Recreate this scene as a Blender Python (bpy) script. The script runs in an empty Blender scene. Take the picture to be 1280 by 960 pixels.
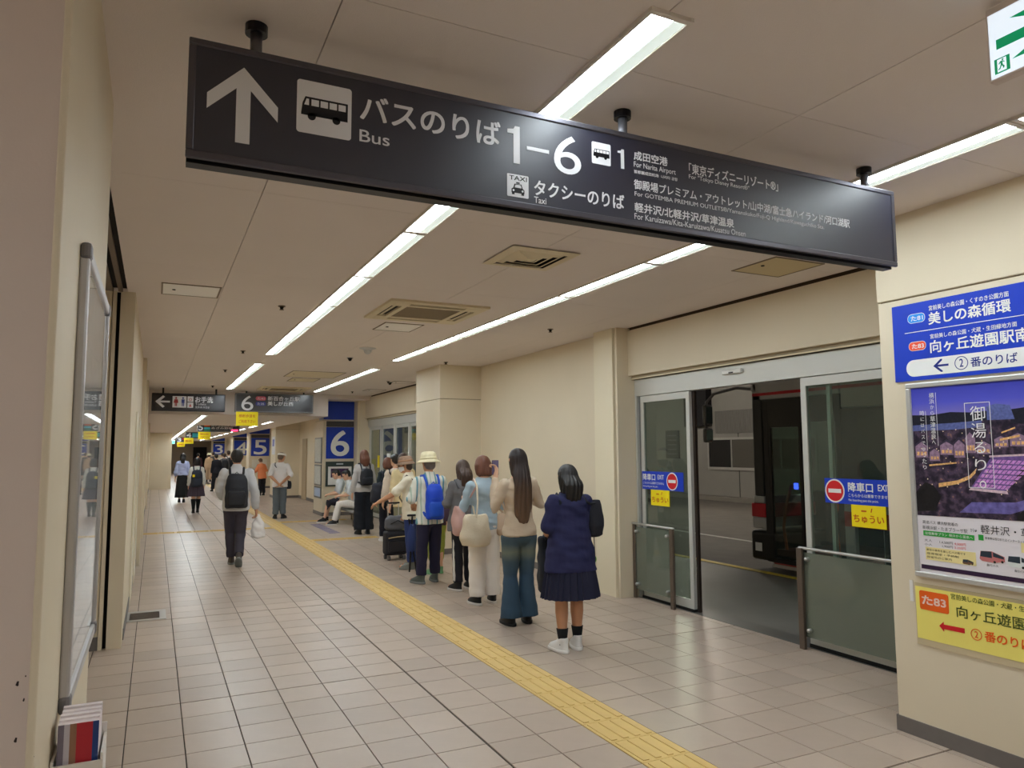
import bpy, bmesh, math, random
from mathutils import Vector, Matrix, noise
random.seed(7)
S = bpy.context.scene
COL = S.collection
PI = math.pi
# ---------------------------------------------------------------- camera, world, exposure
cam = bpy.data.cameras.new('camera'); camo = bpy.data.objects.new('camera', cam); COL.objects.link(camo)
cam.sensor_width = 36.0; cam.lens = 25.806; cam.clip_start = 0.05; cam.clip_end = 300
camo.matrix_world = Matrix(((0.8999037, -0.0350333, -0.4346793, 0.0), (-0.4360610, -0.0835292, -0.8960322, 0.0), (-0.0049174, 0.9958893, -0.0904449, 1.65), (0, 0, 0, 1)))
S.camera = camo
world = bpy.data.worlds.new('dim_city_glow'); S.world = world; world.use_nodes = True
world.node_tree.nodes['Background'].inputs[0].default_value = (0.55, 0.6, 0.7, 1)
world.node_tree.nodes['Background'].inputs[1].default_value = 0.05
S.view_settings.view_transform = 'Standard'; S.view_settings.look = 'None'
S.view_settings.gamma = 1.0; S.view_settings.use_curve_mapping = False
S.view_settings.exposure = 1.72
S.cycles.use_denoising = True
S.cycles.max_bounces = 10; S.cycles.diffuse_bounces = 6; S.cycles.transparent_max_bounces = 16
LAMP = 9.0            # radiance of a fluorescent diffuser
OUT = 130.0            # radiance of an added tube lamp over the bus lane
H = 3.06              # ceiling height

# ---------------------------------------------------------------- materials
def lin(c):
    return tuple((x / 255 / 12.92) if x / 255 <= 0.04045 else ((x / 255 + 0.055) / 1.055) ** 2.4 for x in c)
_M = {}
def M(name, rgb=(200, 200, 200), rough=0.55, metal=0.0, spec=0.4, var=0.0, vs=6.0, bump=0.0, bs=60.0, emit=0.0, stretch=None, island=0.0, coat=0.0):
    if name in _M: return _M[name]
    m = bpy.data.materials.new(name); m.use_nodes = True; nt = m.node_tree; N = nt.nodes; L = nt.links
    b = N['Principled BSDF']; c = lin(rgb) + (1,)
    b.inputs['Base Color'].default_value = c; b.inputs['Roughness'].default_value = rough
    b.inputs['Metallic'].default_value = metal; b.inputs['Specular IOR Level'].default_value = spec
    if coat: b.inputs['Coat Weight'].default_value = coat; b.inputs['Coat Roughness'].default_value = 0.08
    if emit:
        b.inputs['Emission Color'].default_value = c; b.inputs['Emission Strength'].default_value = emit
    co = None
    if var or bump:
        t = N.new('ShaderNodeTexCoord'); mp = N.new('ShaderNodeMapping'); L.new(t.outputs['Object'], mp.inputs[0])
        if stretch: mp.inputs['Scale'].default_value = stretch
        co = mp.outputs[0]
    fac = None
    if var:
        n = N.new('ShaderNodeTexNoise'); n.inputs['Scale'].default_value = vs; n.inputs['Detail'].default_value = 5; L.new(co, n.inputs['Vector'])
        fac = n.outputs[0]
    if island:
        g = N.new('ShaderNodeNewGeometry'); oi = N.new('ShaderNodeObjectInfo'); a = N.new('ShaderNodeMath'); a.operation = 'ADD'
        L.new(g.outputs['Random Per Island'], a.inputs[0]); L.new(oi.outputs['Random'], a.inputs[1])
        fr = N.new('ShaderNodeMath'); fr.operation = 'FRACT'; L.new(a.outputs[0], fr.inputs[0])
        if fac is not None:
            mx = N.new('ShaderNodeMix'); mx.inputs[0].default_value = island; L.new(fac, mx.inputs[2]); L.new(fr.outputs[0], mx.inputs[3]); fac = mx.outputs[0]
        else: fac = fr.outputs[0]
    if fac is not None:
        r = N.new('ShaderNodeMapRange'); v = var or 0.1
        r.inputs[1].default_value = 0.2; r.inputs[2].default_value = 0.8; r.inputs[3].default_value = 1 - v; r.inputs[4].default_value = 1 + v; L.new(fac, r.inputs[0])
        h = N.new('ShaderNodeHueSaturation'); h.inputs['Color'].default_value = c; L.new(r.outputs[0], h.inputs['Value']); L.new(h.outputs[0], b.inputs['Base Color'])
    if bump:
        n2 = N.new('ShaderNodeTexNoise'); n2.inputs['Scale'].default_value = bs; n2.inputs['Detail'].default_value = 4; L.new(co, n2.inputs['Vector'])
        bp = N.new('ShaderNodeBump'); bp.inputs['Strength'].default_value = bump; bp.inputs['Distance'].default_value = 0.01
        L.new(n2.outputs[0], bp.inputs['Height']); L.new(bp.outputs[0], b.inputs['Normal'])
    _M[name] = m
    return m
def glass(name, tint=(235, 245, 240), veil=0.06, veilc=(150, 165, 155), rough=0.02):
    if name in _M: return _M[name]
    m = bpy.data.materials.new(name); m.use_nodes = True; nt = m.node_tree; N = nt.nodes; L = nt.links
    out = N['Material Output']; N.remove(N['Principled BSDF'])
    t = N.new('ShaderNodeBsdfTransparent'); t.inputs[0].default_value = lin(tint) + (1,)
    d = N.new('ShaderNodeBsdfDiffuse'); d.inputs[0].default_value = lin(veilc) + (1,)
    g = N.new('ShaderNodeBsdfGlossy'); g.inputs['Roughness'].default_value = rough; g.inputs[0].default_value = (1, 1, 1, 1)
    f = N.new('ShaderNodeFresnel'); f.inputs[0].default_value = 1.5
    a = N.new('ShaderNodeMixShader'); a.inputs[0].default_value = veil; L.new(t.outputs[0], a.inputs[1]); L.new(d.outputs[0], a.inputs[2])
    ge = N.new('ShaderNodeNewGeometry'); iv = N.new('ShaderNodeMath'); iv.operation = 'SUBTRACT'; iv.inputs[0].default_value = 1.0; L.new(ge.outputs['Backfacing'], iv.inputs[1])
    fm = N.new('ShaderNodeMath'); fm.operation = 'MULTIPLY'; L.new(f.outputs[0], fm.inputs[0]); L.new(iv.outputs[0], fm.inputs[1])
    c = N.new('ShaderNodeMixShader'); L.new(fm.outputs[0], c.inputs[0]); L.new(a.outputs[0], c.inputs[1]); L.new(g.outputs[0], c.inputs[2])
    L.new(c.outputs[0], out.inputs[0]); _M[name] = m
    return m
def stripes(name, stops, freq, rough=0.8):
    """vertical woven stripes, repeating across the garment's own x"""
    m = bpy.data.materials.new(name); m.use_nodes = True; nt = m.node_tree; N = nt.nodes; L = nt.links
    b = N['Principled BSDF']; b.inputs['Roughness'].default_value = rough
    t = N.new('ShaderNodeTexCoord'); sx = N.new('ShaderNodeSeparateXYZ'); L.new(t.outputs['Object'], sx.inputs[0])
    mu = N.new('ShaderNodeMath'); mu.operation = 'MULTIPLY'; mu.inputs[1].default_value = freq; L.new(sx.outputs[0], mu.inputs[0])
    fr = N.new('ShaderNodeMath'); fr.operation = 'FRACT'; L.new(mu.outputs[0], fr.inputs[0])
    r = N.new('ShaderNodeValToRGB'); r.color_ramp.interpolation = 'CONSTANT'; L.new(fr.outputs[0], r.inputs[0])
    e = r.color_ramp.elements
    while len(e) < len(stops): e.new(0.5)
    for k, (p, c) in enumerate(stops): e[k].position = p; e[k].color = lin(c) + (1,)
    L.new(r.outputs[0], b.inputs['Base Color'])
    return m
def bands(name, stops, coord='Z', scale=1.0, off=0.0, nz=0.0, ns=8.0, rough=0.8, interp='LINEAR'):
    """colours that follow the object's own x, y or z (dye fades, printed pictures)"""
    m = bpy.data.materials.new(name); m.use_nodes = True; nt = m.node_tree; N = nt.nodes; L = nt.links
    b = N['Principled BSDF']; b.inputs['Roughness'].default_value = rough; b.inputs['Specular IOR Level'].default_value = 0.3
    t = N.new('ShaderNodeTexCoord'); sx = N.new('ShaderNodeSeparateXYZ'); L.new(t.outputs['Object'], sx.inputs[0])
    ma = N.new('ShaderNodeMath'); ma.operation = 'MULTIPLY_ADD'; ma.inputs[1].default_value = scale; ma.inputs[2].default_value = off; L.new(sx.outputs['XYZ'.index(coord)], ma.inputs[0])
    o = ma.outputs[0]
    if nz:
        n = N.new('ShaderNodeTexNoise'); n.inputs['Scale'].default_value = ns; n.inputs['Detail'].default_value = 6; L.new(t.outputs['Object'], n.inputs['Vector'])
        q = N.new('ShaderNodeMath'); q.operation = 'MULTIPLY_ADD'; q.inputs[1].default_value = nz; L.new(n.outputs[0], q.inputs[0]); L.new(o, q.inputs[2])
        q2 = N.new('ShaderNodeMath'); q2.operation = 'ADD'; q2.inputs[1].default_value = -nz * 0.5; L.new(q.outputs[0], q2.inputs[0]); o = q2.outputs[0]
    r = N.new('ShaderNodeValToRGB'); r.color_ramp.interpolation = interp; L.new(o, r.inputs[0])
    e = r.color_ramp.elements
    while len(e) < len(stops): e.new(0.5)
    for k, (p, c) in enumerate(stops): e[k].position = p; e[k].color = lin(c) + (1,)
    L.new(r.outputs[0], b.inputs['Base Color'])
    return m

# ---------------------------------------------------------------- object helpers
def thing(name, label, cat, loc=(0, 0, 0), rz=0.0, group=None):
    o = bpy.data.objects.new(name, None); COL.objects.link(o); o.empty_display_size = 0.1
    o.location = loc; o.rotation_euler = (0, 0, rz); o['label'] = label; o['category'] = cat
    if group: o['group'] = group
    return o
def tag(o, label, cat, group=None):
    o['label'] = label; o['category'] = cat
    if group: o['group'] = group
    return o
def base_of(p):
    v = Vector((0, 0, 0))
    while p is not None: v = v + Vector(p.location); p = p.parent
    return v
def obj(name, bm, m, parent=None, off=None, smooth=False, label=None):
    """link a bmesh as one object; coordinates are world ones unless off (the parent's own frame) is given"""
    me = bm
    if not isinstance(bm, bpy.types.Mesh):
        me = bpy.data.meshes.new(name); bmesh.ops.recalc_face_normals(bm, faces=bm.faces); bm.to_mesh(me); bm.free()
    o = bpy.data.objects.new(name, me)
    if parent is not None:
        d = base_of(parent) if off is None else Vector(off)
        if d.length > 0: me.transform(Matrix.Translation(-d))
        o.parent = parent
    if m is not None and not me.materials: me.materials.append(m)
    if smooth: me.shade_smooth()
    if label: o['label'] = label
    COL.objects.link(o)
    return o
def struct(name, bm, m, parent=None):
    o = obj(name, bm, m, parent)
    if parent is None: o['kind'] = 'structure'
    return o
def box(bm, x0, x1, y0, y1, z0, z1, bev=0.0, seg=2):
    x0, x1 = min(x0, x1), max(x0, x1); y0, y1 = min(y0, y1), max(y0, y1); z0, z1 = min(z0, z1), max(z0, z1)
    vs = [bm.verts.new(p) for p in ((x0, y0, z0), (x1, y0, z0), (x1, y1, z0), (x0, y1, z0), (x0, y0, z1), (x1, y0, z1), (x1, y1, z1), (x0, y1, z1))]
    fs = [bm.faces.new([vs[i] for i in f]) for f in ((0, 3, 2, 1), (4, 5, 6, 7), (0, 1, 5, 4), (1, 2, 6, 5), (2, 3, 7, 6), (3, 0, 4, 7))]
    if bev:
        es = list({e for f in fs for e in f.edges}); bmesh.ops.bevel(bm, geom=es, offset=bev, segments=seg, affect='EDGES', profile=0.5)
    return bm
def BX(*a, **k): return box(bmesh.new(), *a, **k)
def frame_of(d):
    d = Vector(d).normalized(); a = Vector((0, 0, 1)) if abs(d.z) < 0.9 else Vector((0, 1, 0))
    u = d.cross(a).normalized(); v = u.cross(d).normalized()
    return d, u, v
def tube(bm, pts, rad, n=12, caps=True, flat=None):
    """round tube through pts with a radius each and round ends; flat=(axis, factor) squeezes it along an axis"""
    pts = [Vector(p) for p in pts]; rad = list(rad) if hasattr(rad, '__len__') else [rad] * len(pts)
    st = []
    for i, p in enumerate(pts):
        if i == 0: d = pts[1] - pts[0]
        elif i == len(pts) - 1: d = pts[-1] - pts[-2]
        else: d = (pts[i + 1] - p).normalized() + (p - pts[i - 1]).normalized()
        st.append((p, d.normalized(), rad[i]))
    if caps:
        p, d, r = st[0]; pre = [(p - d * r * math.sin(a), d, r * math.cos(a)) for a in (1.35, 0.9, 0.45)]
        p, d, r = st[-1]; post = [(p + d * r * math.sin(a), d, r * math.cos(a)) for a in (0.45, 0.9, 1.35)]
        st = pre + st + post
    u = None; rings = []
    for p, d, r in st:
        if u is None: _, u, v = frame_of(d); v = d.cross(u)
        else:
            u = (u - d * u.dot(d))
            u = u.normalized() if u.length > 1e-6 else frame_of(d)[1]
            v = d.cross(u)
        ring = []
        for k in range(n):
            o = u * (r * math.cos(2 * PI * k / n)) + v * (r * math.sin(2 * PI * k / n))
            if flat: ax = Vector(flat[0]); o = o - ax * (o.dot(ax) * (1 - flat[1]))
            ring.append(bm.verts.new(p + o))
        rings.append(ring)
    for a, b in zip(rings, rings[1:]):
        for k in range(n): bm.faces.new((a[k], a[(k + 1) % n], b[(k + 1) % n], b[k]))
    bm.faces.new(rings[0][::-1]); bm.faces.new(rings[-1])
    return bm
def TB(*a, **k): return tube(bmesh.new(), *a, **k)
def cyl(bm, p0, p1, r0, r1=None, n=16): return tube(bm, [p0, p1], [r0, r0 if r1 is None else r1], n, caps=False)
def CY(*a, **k): return cyl(bmesh.new(), *a, **k)
def loft(bm, rings, n=24, T=None, pw=1.0):
    """rings: (cx, cy, cz, rx, ry); T maps the points"""
    rs = []
    for cx, cy, cz, rx, ry in rings:
        r = []
        for k in range(n):
            c, s = math.cos(2 * PI * k / n), math.sin(2 * PI * k / n)
            p = Vector((cx + rx * math.copysign(abs(c) ** pw, c), cy + ry * math.copysign(abs(s) ** pw, s), cz))
            r.append(bm.verts.new(T(p) if T else p))
        rs.append(r)
    for a, b in zip(rs, rs[1:]):
        for k in range(n): bm.faces.new((a[k], a[(k + 1) % n], b[(k + 1) % n], b[k]))
    bm.faces.new(rs[0][::-1]); bm.faces.new(rs[-1])
    return bm
def ball(bm, c, r, sc=(1, 1, 1), T=None, n=14):
    rings = []
    for k in range(1, 9):
        a = -PI / 2 + PI * k / 9
        rings.append((c[0], c[1], c[2] + r * sc[2] * math.sin(a), r * sc[0] * math.cos(a), r * sc[1] * math.cos(a)))
    return loft(bm, rings, n, T)
def extrude_poly(bm, pts, thick):
    """flat outline (list of 3-D points) given a thickness vector"""
    t = Vector(thick); a = [bm.verts.new(Vector(p)) for p in pts]; b = [bm.verts.new(Vector(p) + t) for p in pts]
    n = len(pts); bm.faces.new(a[::-1]); bm.faces.new(b)
    for k in range(n): bm.faces.new((a[k], a[(k + 1) % n], b[(k + 1) % n], b[k]))
    return bm

# flat print: a plane in space with u to the right and v up
class Plane:
    def __init__(s, o, u, v): s.o = Vector(o); s.u = Vector(u); s.v = Vector(v); s.n = s.u.cross(s.v)
    def p(s, u, v, l=0.0): return s.o + s.u * u + s.v * v + s.n * l
    def poly(s, bm, pts, l=0.001, t=0.0006):
        area = sum(a[0] * b[1] - b[0] * a[1] for a, b in zip(pts, pts[1:] + pts[:1]))
        if area < 0: pts = pts[::-1]
        return extrude_poly(bm, [s.p(u, v, l) for u, v in pts], s.n * t)
    def rect(s, bm, u0, u1, v0, v1, l=0.001, t=0.0006, r=0.0):
        if not r: return s.poly(bm, [(u0, v0), (u1, v0), (u1, v1), (u0, v1)], l, t)
        pts = []
        for cu, cv, a0 in ((u1 - r, v0 + r, -PI / 2), (u1 - r, v1 - r, 0), (u0 + r, v1 - r, PI / 2), (u0 + r, v0 + r, PI)):
            pts += [(cu + r * math.cos(a0 + PI / 12 * k), cv + r * math.sin(a0 + PI / 12 * k)) for k in range(7)]
        return s.poly(bm, pts, l, t)
    def disc(s, bm, u, v, r, l=0.001, n=28, t=0.0006): return s.poly(bm, [(u + r * math.cos(2 * PI * k / n), v + r * math.sin(2 * PI * k / n)) for k in range(n)], l, t)
    def ring(s, bm, u, v, r0, r1, l=0.001, n=32):
        for k in range(n):
            a, b = 2 * PI * k / n, 2 * PI * (k + 1) / n
            s.poly(bm, [(u + r0 * math.cos(a), v + r0 * math.sin(a)), (u + r1 * math.cos(a), v + r1 * math.sin(a)), (u + r1 * math.cos(b), v + r1 * math.sin(b)), (u + r0 * math.cos(b), v + r0 * math.sin(b))], l)
        return bm
    def text(s, txt, u0, u1, v0, v1, m, parent, l=0.0016, bold=0.0, name='lettering', off=None):
        if txt == '1': return obj(name, s.one(u0, u1, v0, v1, l), m, parent, off)
        c = bpy.data.curves.new('t', 'FONT'); c.body = txt; c.resolution_u = 3 if len(txt) > 12 else 6
        t = bpy.data.objects.new('t', c); COL.objects.link(t); bpy.context.view_layer.update()
        me = bpy.data.meshes.new_from_object(t.evaluated_get(bpy.context.evaluated_depsgraph_get()))
        bpy.data.objects.remove(t); bpy.data.curves.remove(c)
        if not me.vertices: return None
        xs = [v.co.x for v in me.vertices]; ys = [v.co.y for v in me.vertices]
        ax, bx, ay, by = min(xs), max(xs), min(ys), max(ys); ku = (u1 - u0) / max(bx - ax, 1e-6); kv = (v1 - v0) / max(by - ay, 1e-6)
        V = [(u0 + (v.co.x - ax) * ku, v0 + (v.co.y - ay) * kv) for v in me.vertices]; F = [tuple(p.vertices) for p in me.polygons]
        w = bold * kv * 0.9; sh = [(0, 0)] if not bold else [(-w, -w), (w, -w), (-w, w), (w, w)]     # a heavier stroke from shifted copies
        vs, fs = [], []
        for k, (du, dv) in enumerate(sh):
            n = len(vs); vs += [s.p(u + du, v + dv, l + k * 2e-5) for u, v in V]; fs += [tuple(i + n for i in f) for f in F]
        bpy.data.meshes.remove(me); me = bpy.data.meshes.new(name); me.from_pydata(vs, [], fs); me.update()
        return obj(name, me, m, parent, off)
    def one(s, u0, u1, v0, v1, l):
        w, h = u1 - u0, v1 - v0; q = lambda a, b: (u0 + a * w, v0 + b * h); bm = bmesh.new()
        s.poly(bm, [q(.48, 0), q(1, 0), q(1, 1), q(.62, 1), q(.5, .92), q(0, .89), q(0, .79), q(.48, .79)], l); return bm

# ---------------------------------------------------------------- palette
WALL = M('beige_wall_paint', (222, 209, 184), 0.55, var=0.03, vs=1.5, bump=0.05, bs=180)
WALLP = M('rose_shaded_wall', (214, 198, 188), 0.6, var=0.03, vs=2, bump=0.05, bs=150)  # the beige wall in less light, its shade put into a rose colour
CEIL = M('ceiling_board_paint', (228, 218, 211), 0.85, var=0.015, vs=2, bump=0.15, bs=220)
GROUT = M('dark_grout', (70, 63, 57), 0.85)
TILE = M('floor_tile', (184, 166, 151), 0.33, spec=0.5, var=0.085, vs=9, bump=0.03, bs=40, island=0.6)
TACT = M('yellow_tactile_rubber', (222, 190, 122), 0.45, var=0.05, vs=10)
SKIRT = M('grey_base_board', (112, 106, 102), 0.5, var=0.06, vs=20)
ALU = M('brushed_aluminium', (196, 195, 192), 0.35, metal=0.75, spec=0.5)
ALUP = M('satin_aluminium_paint', (205, 205, 200), 0.4, metal=0.25)
STEEL = M('brown_stainless_post', (120, 108, 98), 0.35, metal=0.7)
BLACKM = M('black_gloss_metal', (20, 18, 22), 0.35, metal=0.2)
SIGNF = M('dark_acrylic_face', (17, 18, 42), 0.45, spec=1.0)
SIGNE = M('dark_sign_casing', (38, 36, 40), 0.35, metal=0.4)
WHITE = M('white_print', (238, 238, 236), 0.5)
INK = M('black_print', (24, 22, 26), 0.5)
BLUEP = M('blue_print', (22, 62, 196), 0.35)
REDP = M('red_print', (214, 30, 40), 0.45)
YELP = M('yellow_print', (250, 226, 20), 0.45)
CREAM = M('cream_plastic', (222, 208, 176), 0.5)
DARK = M('dark_recess', (18, 16, 15), 0.8)
LIT = M('lit_diffuser', (236, 247, 252), 0.5, emit=LAMP)
LITS = M('lit_side_reflector', (232, 246, 240), 0.5, emit=0.2)
GLASS = glass('clear_glass', (214, 224, 218), 0.05)
GUARD = glass('green_guard_glass', (180, 192, 182), 0.34, (166, 172, 156), 0.05)
SKIN = M('skin', (222, 176, 148), 0.5, spec=0.3, var=0.03, vs=10)
SKIN2 = M('tanned_skin', (200, 148, 116), 0.5, spec=0.3, var=0.03, vs=10)
BLACKH = M('black_hair', (22, 18, 18), 0.38, spec=0.5, bump=0.3, bs=90, stretch=(4, 4, 0.2))
BROWNH = M('dark_brown_hair', (66, 46, 36), 0.4, spec=0.5, bump=0.3, bs=90, stretch=(4, 4, 0.2))
REDH = M('reddish_brown_hair', (106, 62, 44), 0.42, spec=0.5, bump=0.3, bs=90, stretch=(4, 4, 0.2))
EYE = M('dark_eye', (20, 14, 12), 0.2)
# ================================================================ SETTING
# ---- floor: a slab with every tile laid on it
floor = struct('floor', BX(-4, 5.0, -6, 66, -0.08, -0.007), GROUT)
PY = 0.304
XE = [-4.0] + [1.75 - 0.308 * k for k in range(18, 0, -1)] + [1.75, 2.063, 2.376]
XR = [2.70, 3.013, 3.326, 3.639, 3.952, 4.265, 4.578, 4.891, 5.0]
cols = [(a, b) for a, b in zip(XE, XE[1:])] + [(a, b) for a, b in zip(XR, XR[1:])]
CROSS = {46: (2.7, 3.952), 59: (2.7, 4.265), 55: (-0.2, 2.376)}
cells = []
for n in range(-20, 215):
    for a, b in cols:
        if n in CROSS and a > CROSS[n][0] - 0.15 and b < CROSS[n][1] + 0.05: continue
        ya, yb = PY * n, PY * (n + 1)
        g0 = 0.0065 if n % 9 == 0 else 0.003; g1 = 0.0065 if n % 9 == 8 else 0.003
        ga = 0.007 if abs(a - 1.75) < .01 else 0.003; gb = 0.007 if abs(b - 1.75) < .01 else 0.003
        cells.append((a + ga, b - gb, ya + g0, yb - g1))
def in_view(c): return c[3] > 4.35 - 0.5 * c[1] and c[1] > -0.45 and c[0] > -0.5 and c[2] < 9
near = sorted([c for c in cells if in_view(c)], key=lambda c: c[3])[:290]
ns = set(near); tmesh = {}
for c in near:
    w, d = round(c[1] - c[0], 4), round(c[3] - c[2], 4)
    if (w, d) not in tmesh:
        me = bpy.data.meshes.new('tile'); bm = BX(0, w, 0, d, -0.02, 0, 0.0012, 1); bm.to_mesh(me); bm.free(); me.materials.append(TILE); tmesh[(w, d)] = me
    o = bpy.data.objects.new('tile', tmesh[(w, d)]); o.parent = floor; o.location = (c[0], c[2], 0); COL.objects.link(o)
bm = bmesh.new()
for c in cells:
    if c not in ns: box(bm, c[0], c[1], c[2], c[3], -0.02, 0)
o = obj('distant_tiles', bm, TILE, floor); o['kind'] = 'stuff'
# tactile guide blocks, each with four raised bars
def tact_mesh(w, d, along_x):
    bm = bmesh.new(); box(bm, 0.002, w - 0.002, 0.002, d - 0.002, -0.02, 0.001)
    for k in range(4):
        if along_x: y = d * (k + 0.5) / 4; box(bm, 0.02, w - 0.02, y - 0.017, y + 0.017, 0.001, 0.006)
        else: x = w * (k + 0.5) / 4; box(bm, x - 0.018, x + 0.018, 0.018, d - 0.018, 0.001, 0.006)
    me = bpy.data.meshes.new('tactile_block'); bmesh.ops.recalc_face_normals(bm, faces=bm.faces); bm.to_mesh(me); bm.free(); me.materials.append(TACT); return me
tm = tact_mesh(0.322, PY, False)
def put_tact(me, x, y):
    o = bpy.data.objects.new('tactile_block', me); o.parent = floor; o.location = (x, y, 0); COL.objects.link(o)
for n in range(8, 135): put_tact(tm, 2.377, PY * n)
for n, (a, b) in CROSS.items():
    k = round((b - a) / 0.313); w = (b - a) / k; me = tact_mesh(w, PY, True)
    for i in range(k): put_tact(me, a + w * i, PY * n)
bm = bmesh.new()
for k in range(9): box(bm, 3.24, 3.46, 15.15 + k * 0.24, 15.33 + k * 0.24, -0.001, 0.001)
obj('queue_marking', bm, M('faded_violet_floor_paint', (128, 120, 150), 0.6), floor)
# floor grating by the shutter pillar
gr = thing('floor_grating', 'grey steel floor grating in a pale frame beside the shutter pillar', 'grating', (-0.02, 8.47, 0))
bm = bmesh.new(); box(bm, -0.2, 0.16, 8.24, 8.30, 0, 0.006); box(bm, -0.2, 0.16, 8.64, 8.72, 0, 0.006); box(bm, 0.10, 0.16, 8.30, 8.64, 0, 0.006); box(bm, -0.2, -0.17, 8.30, 8.64, 0, 0.006)
obj('frame', bm, ALU, gr)
obj('pit', BX(-0.17, 0.10, 8.30, 8.64, 0.0005, 0.0015), DARK, gr)
for k in range(12): obj('bar', BX(-0.165, 0.095, 8.306 + k * 0.0285, 8.318 + k * 0.0285, 0.0015, 0.005), STEEL, gr)

# ---- ceiling: slab with boards; shutter slots at the left
ceiling = struct('ceiling', BX(-4, 5.4, -6, 18.4, 3.09, 3.25), M('dark_ceiling_void', (40, 36, 34), 0.9))
PX = [-4.0, -3.38, -2.415, -1.45, -0.265, 0.48, 1.445, 2.41, 3.375, 4.34, 4.9]
PYS = [-6, -5.555, -3.625, -1.695, 0.235, 2.165, 4.095, 6.025, 7.955, 9.885, 11.815, 13.745, 15.675, 17.605, 18.4]
for i, (a, b) in enumerate(zip(PX, PX[1:])):
    for c, d in zip(PYS, PYS[1:]):
        if i < 3 and c > 2: continue
        if i == 3 and c > 2.1:
            if c > 7: continue
            a2, b2 = a, (b if c < 3 else b)
        obj('ceiling_board', BX(a + 0.002, b - 0.002, c + 0.0015, d - 0.0015, H, H + 0.028), CEIL, ceiling)
box_l = bmesh.new(); box(box_l, -0.335, -0.30, 3.3, 7.2, H - 0.004, H + 0.02); box(box_l, -1.4, -0.375, 3.3, 7.2, H - 0.004, H + 0.02)
# fix-up: the boards over the shutter strip are left out, profiles take their place
for o in [o for o in ceiling.children if o.name.startswith('ceiling_board')]:
    xs = [v.co.x for v in o.data.vertices]; ys = [v.co.y for v in o.data.vertices]
    if max(xs) < -0.26 and max(ys) > 3.4 and min(ys) < 7.1: bpy.data.objects.remove(o)
struct('trim_1', box_l, M('brown_shutter_profile', (120, 106, 94), 0.5))
bm = bmesh.new(); box(bm, -1.4, -0.265, 2.1, 3.3, H, H + 0.028); box(bm, -1.4, -0.265, 7.2, 18.4, H, H + 0.028); struct('trim_2', bm, CEIL)
low = struct('ceiling_lowered', BX(-1.0, 3.84, 18.4, 64, 2.52, 3.25), CEIL)
struct('ceiling_side', BX(3.84, 5.4, 18.4, 64, 2.96, 3.2), CEIL)

# ---- left side
LW = bmesh.new(); box(LW, -1.4, -0.2, 1.81, 3.3, 0, H + 0.02); struct('wall_left', LW, WALL)
struct('trim_3', BX(-1.4, -0.207, 1.80, 1.815, 0, H + 0.02), WALLP)
j3 = bpy.data.objects['trim_3']
for k, (x, z) in enumerate([(-0.205, 1.093), (-0.2, 1.107), (-0.206, 1.054), (-0.201, 1.193), (-0.219, 1.157), (-0.231, 1.19), (-0.218, 1.203), (-0.204, 1.139), (-0.205, 1.276), (-0.204, 1.29), (-0.204, 1.069), (-0.229, 1.081), (-0.202, 1.097), (-0.206, 1.084), (-0.2, 1.044)]):
    r = .0011 + .0009 * (k % 3); bm = bmesh.new(); extrude_poly(bm, [(x + r * (1 + .4 * math.sin(q * 2.3 + k)) * math.cos(q * .9), 1.7996, z + r * 1.8 * math.sin(q * .9)) for q in range(7)], (0, -.0004, 0)); obj('paint_chip', bm, M('bare_dark_steel', (52, 40, 38), .8), j3)
bm = bmesh.new(); box(bm, -0.212, -0.196, 1.797, 1.822, 0, H, 0.004); struct('trim_4', bm, WALL)
bm = bmesh.new(); box(bm, -0.315, -0.2, 7.2, 37, 0, H); struct('wall_left_far', bm, WALL)
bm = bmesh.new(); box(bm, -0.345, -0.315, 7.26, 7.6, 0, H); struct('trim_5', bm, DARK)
bm = bmesh.new(); box(bm, -0.375, -0.345, 7.2, 7.5, 0, H); box(bm, -1.4, -0.38, 7.21, 7.5, 0, H); struct('wall_left_recess', bm, WALL)
struct('wall_left_back', BX(-1.6, -1.4, 1.8, 7.5, 0, H), WALL)
struct('baseboard_recess', BX(-1.4, -0.378, 7.198, 7.21, 0, 0.11), SKIRT)
bm = bmesh.new(); box(bm, -0.205, -0.193, 7.5, 37, 0, 0.1); struct('baseboard_left', bm, SKIRT)
bm = bmesh.new()
for y in (12.2, 16.0, 24.3): box(bm, -0.2, -0.15, y, y + 0.5, 0, H if y < 18 else 2.52)
struct('pillar_left', bm, WALL)
bm = bmesh.new()
for y in (9.1, 10.6, 13.2, 14.6, 18.5): box(bm, -0.2, -0.186, y, y + 0.9, 0.0, 2.1, 0.003)
struct('trim_6', bm, M('cream_steel_panel', (226, 216, 192), 0.35))
bm = bmesh.new(); box(bm, -0.3, 0.55, 36.5, 40, 0, 2.52); struct('wall_left_block', bm, WALL)
bm = bmesh.new(); box(bm, 0.5, 0.7, 37.2, 64, 0, 2.52); struct('wall_left_end', bm, WALL)
struct('wall_end', BX(-1, 5.4, 64, 64.3, 0, 3.2), M('shaded_end_wall', (150, 132, 112), 0.7, var=0.05, vs=1))  # the end wall's shade is put into its darker brown colour
struct('door_4', BX(2.75, 3.75, 63.9, 64, 0, 2.05), DARK)
struct('wall_back', BX(-4.2, 5.4, -6.2, -6, 0, H), WALL)
struct('wall_left_hall', BX(-4.2, -4, -6, 2.0, 0, H), WALL)
struct('wall_left_hall_end', BX(-4.2, -1.4, 1.95, 2.15, 0, H), WALLP)

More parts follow.
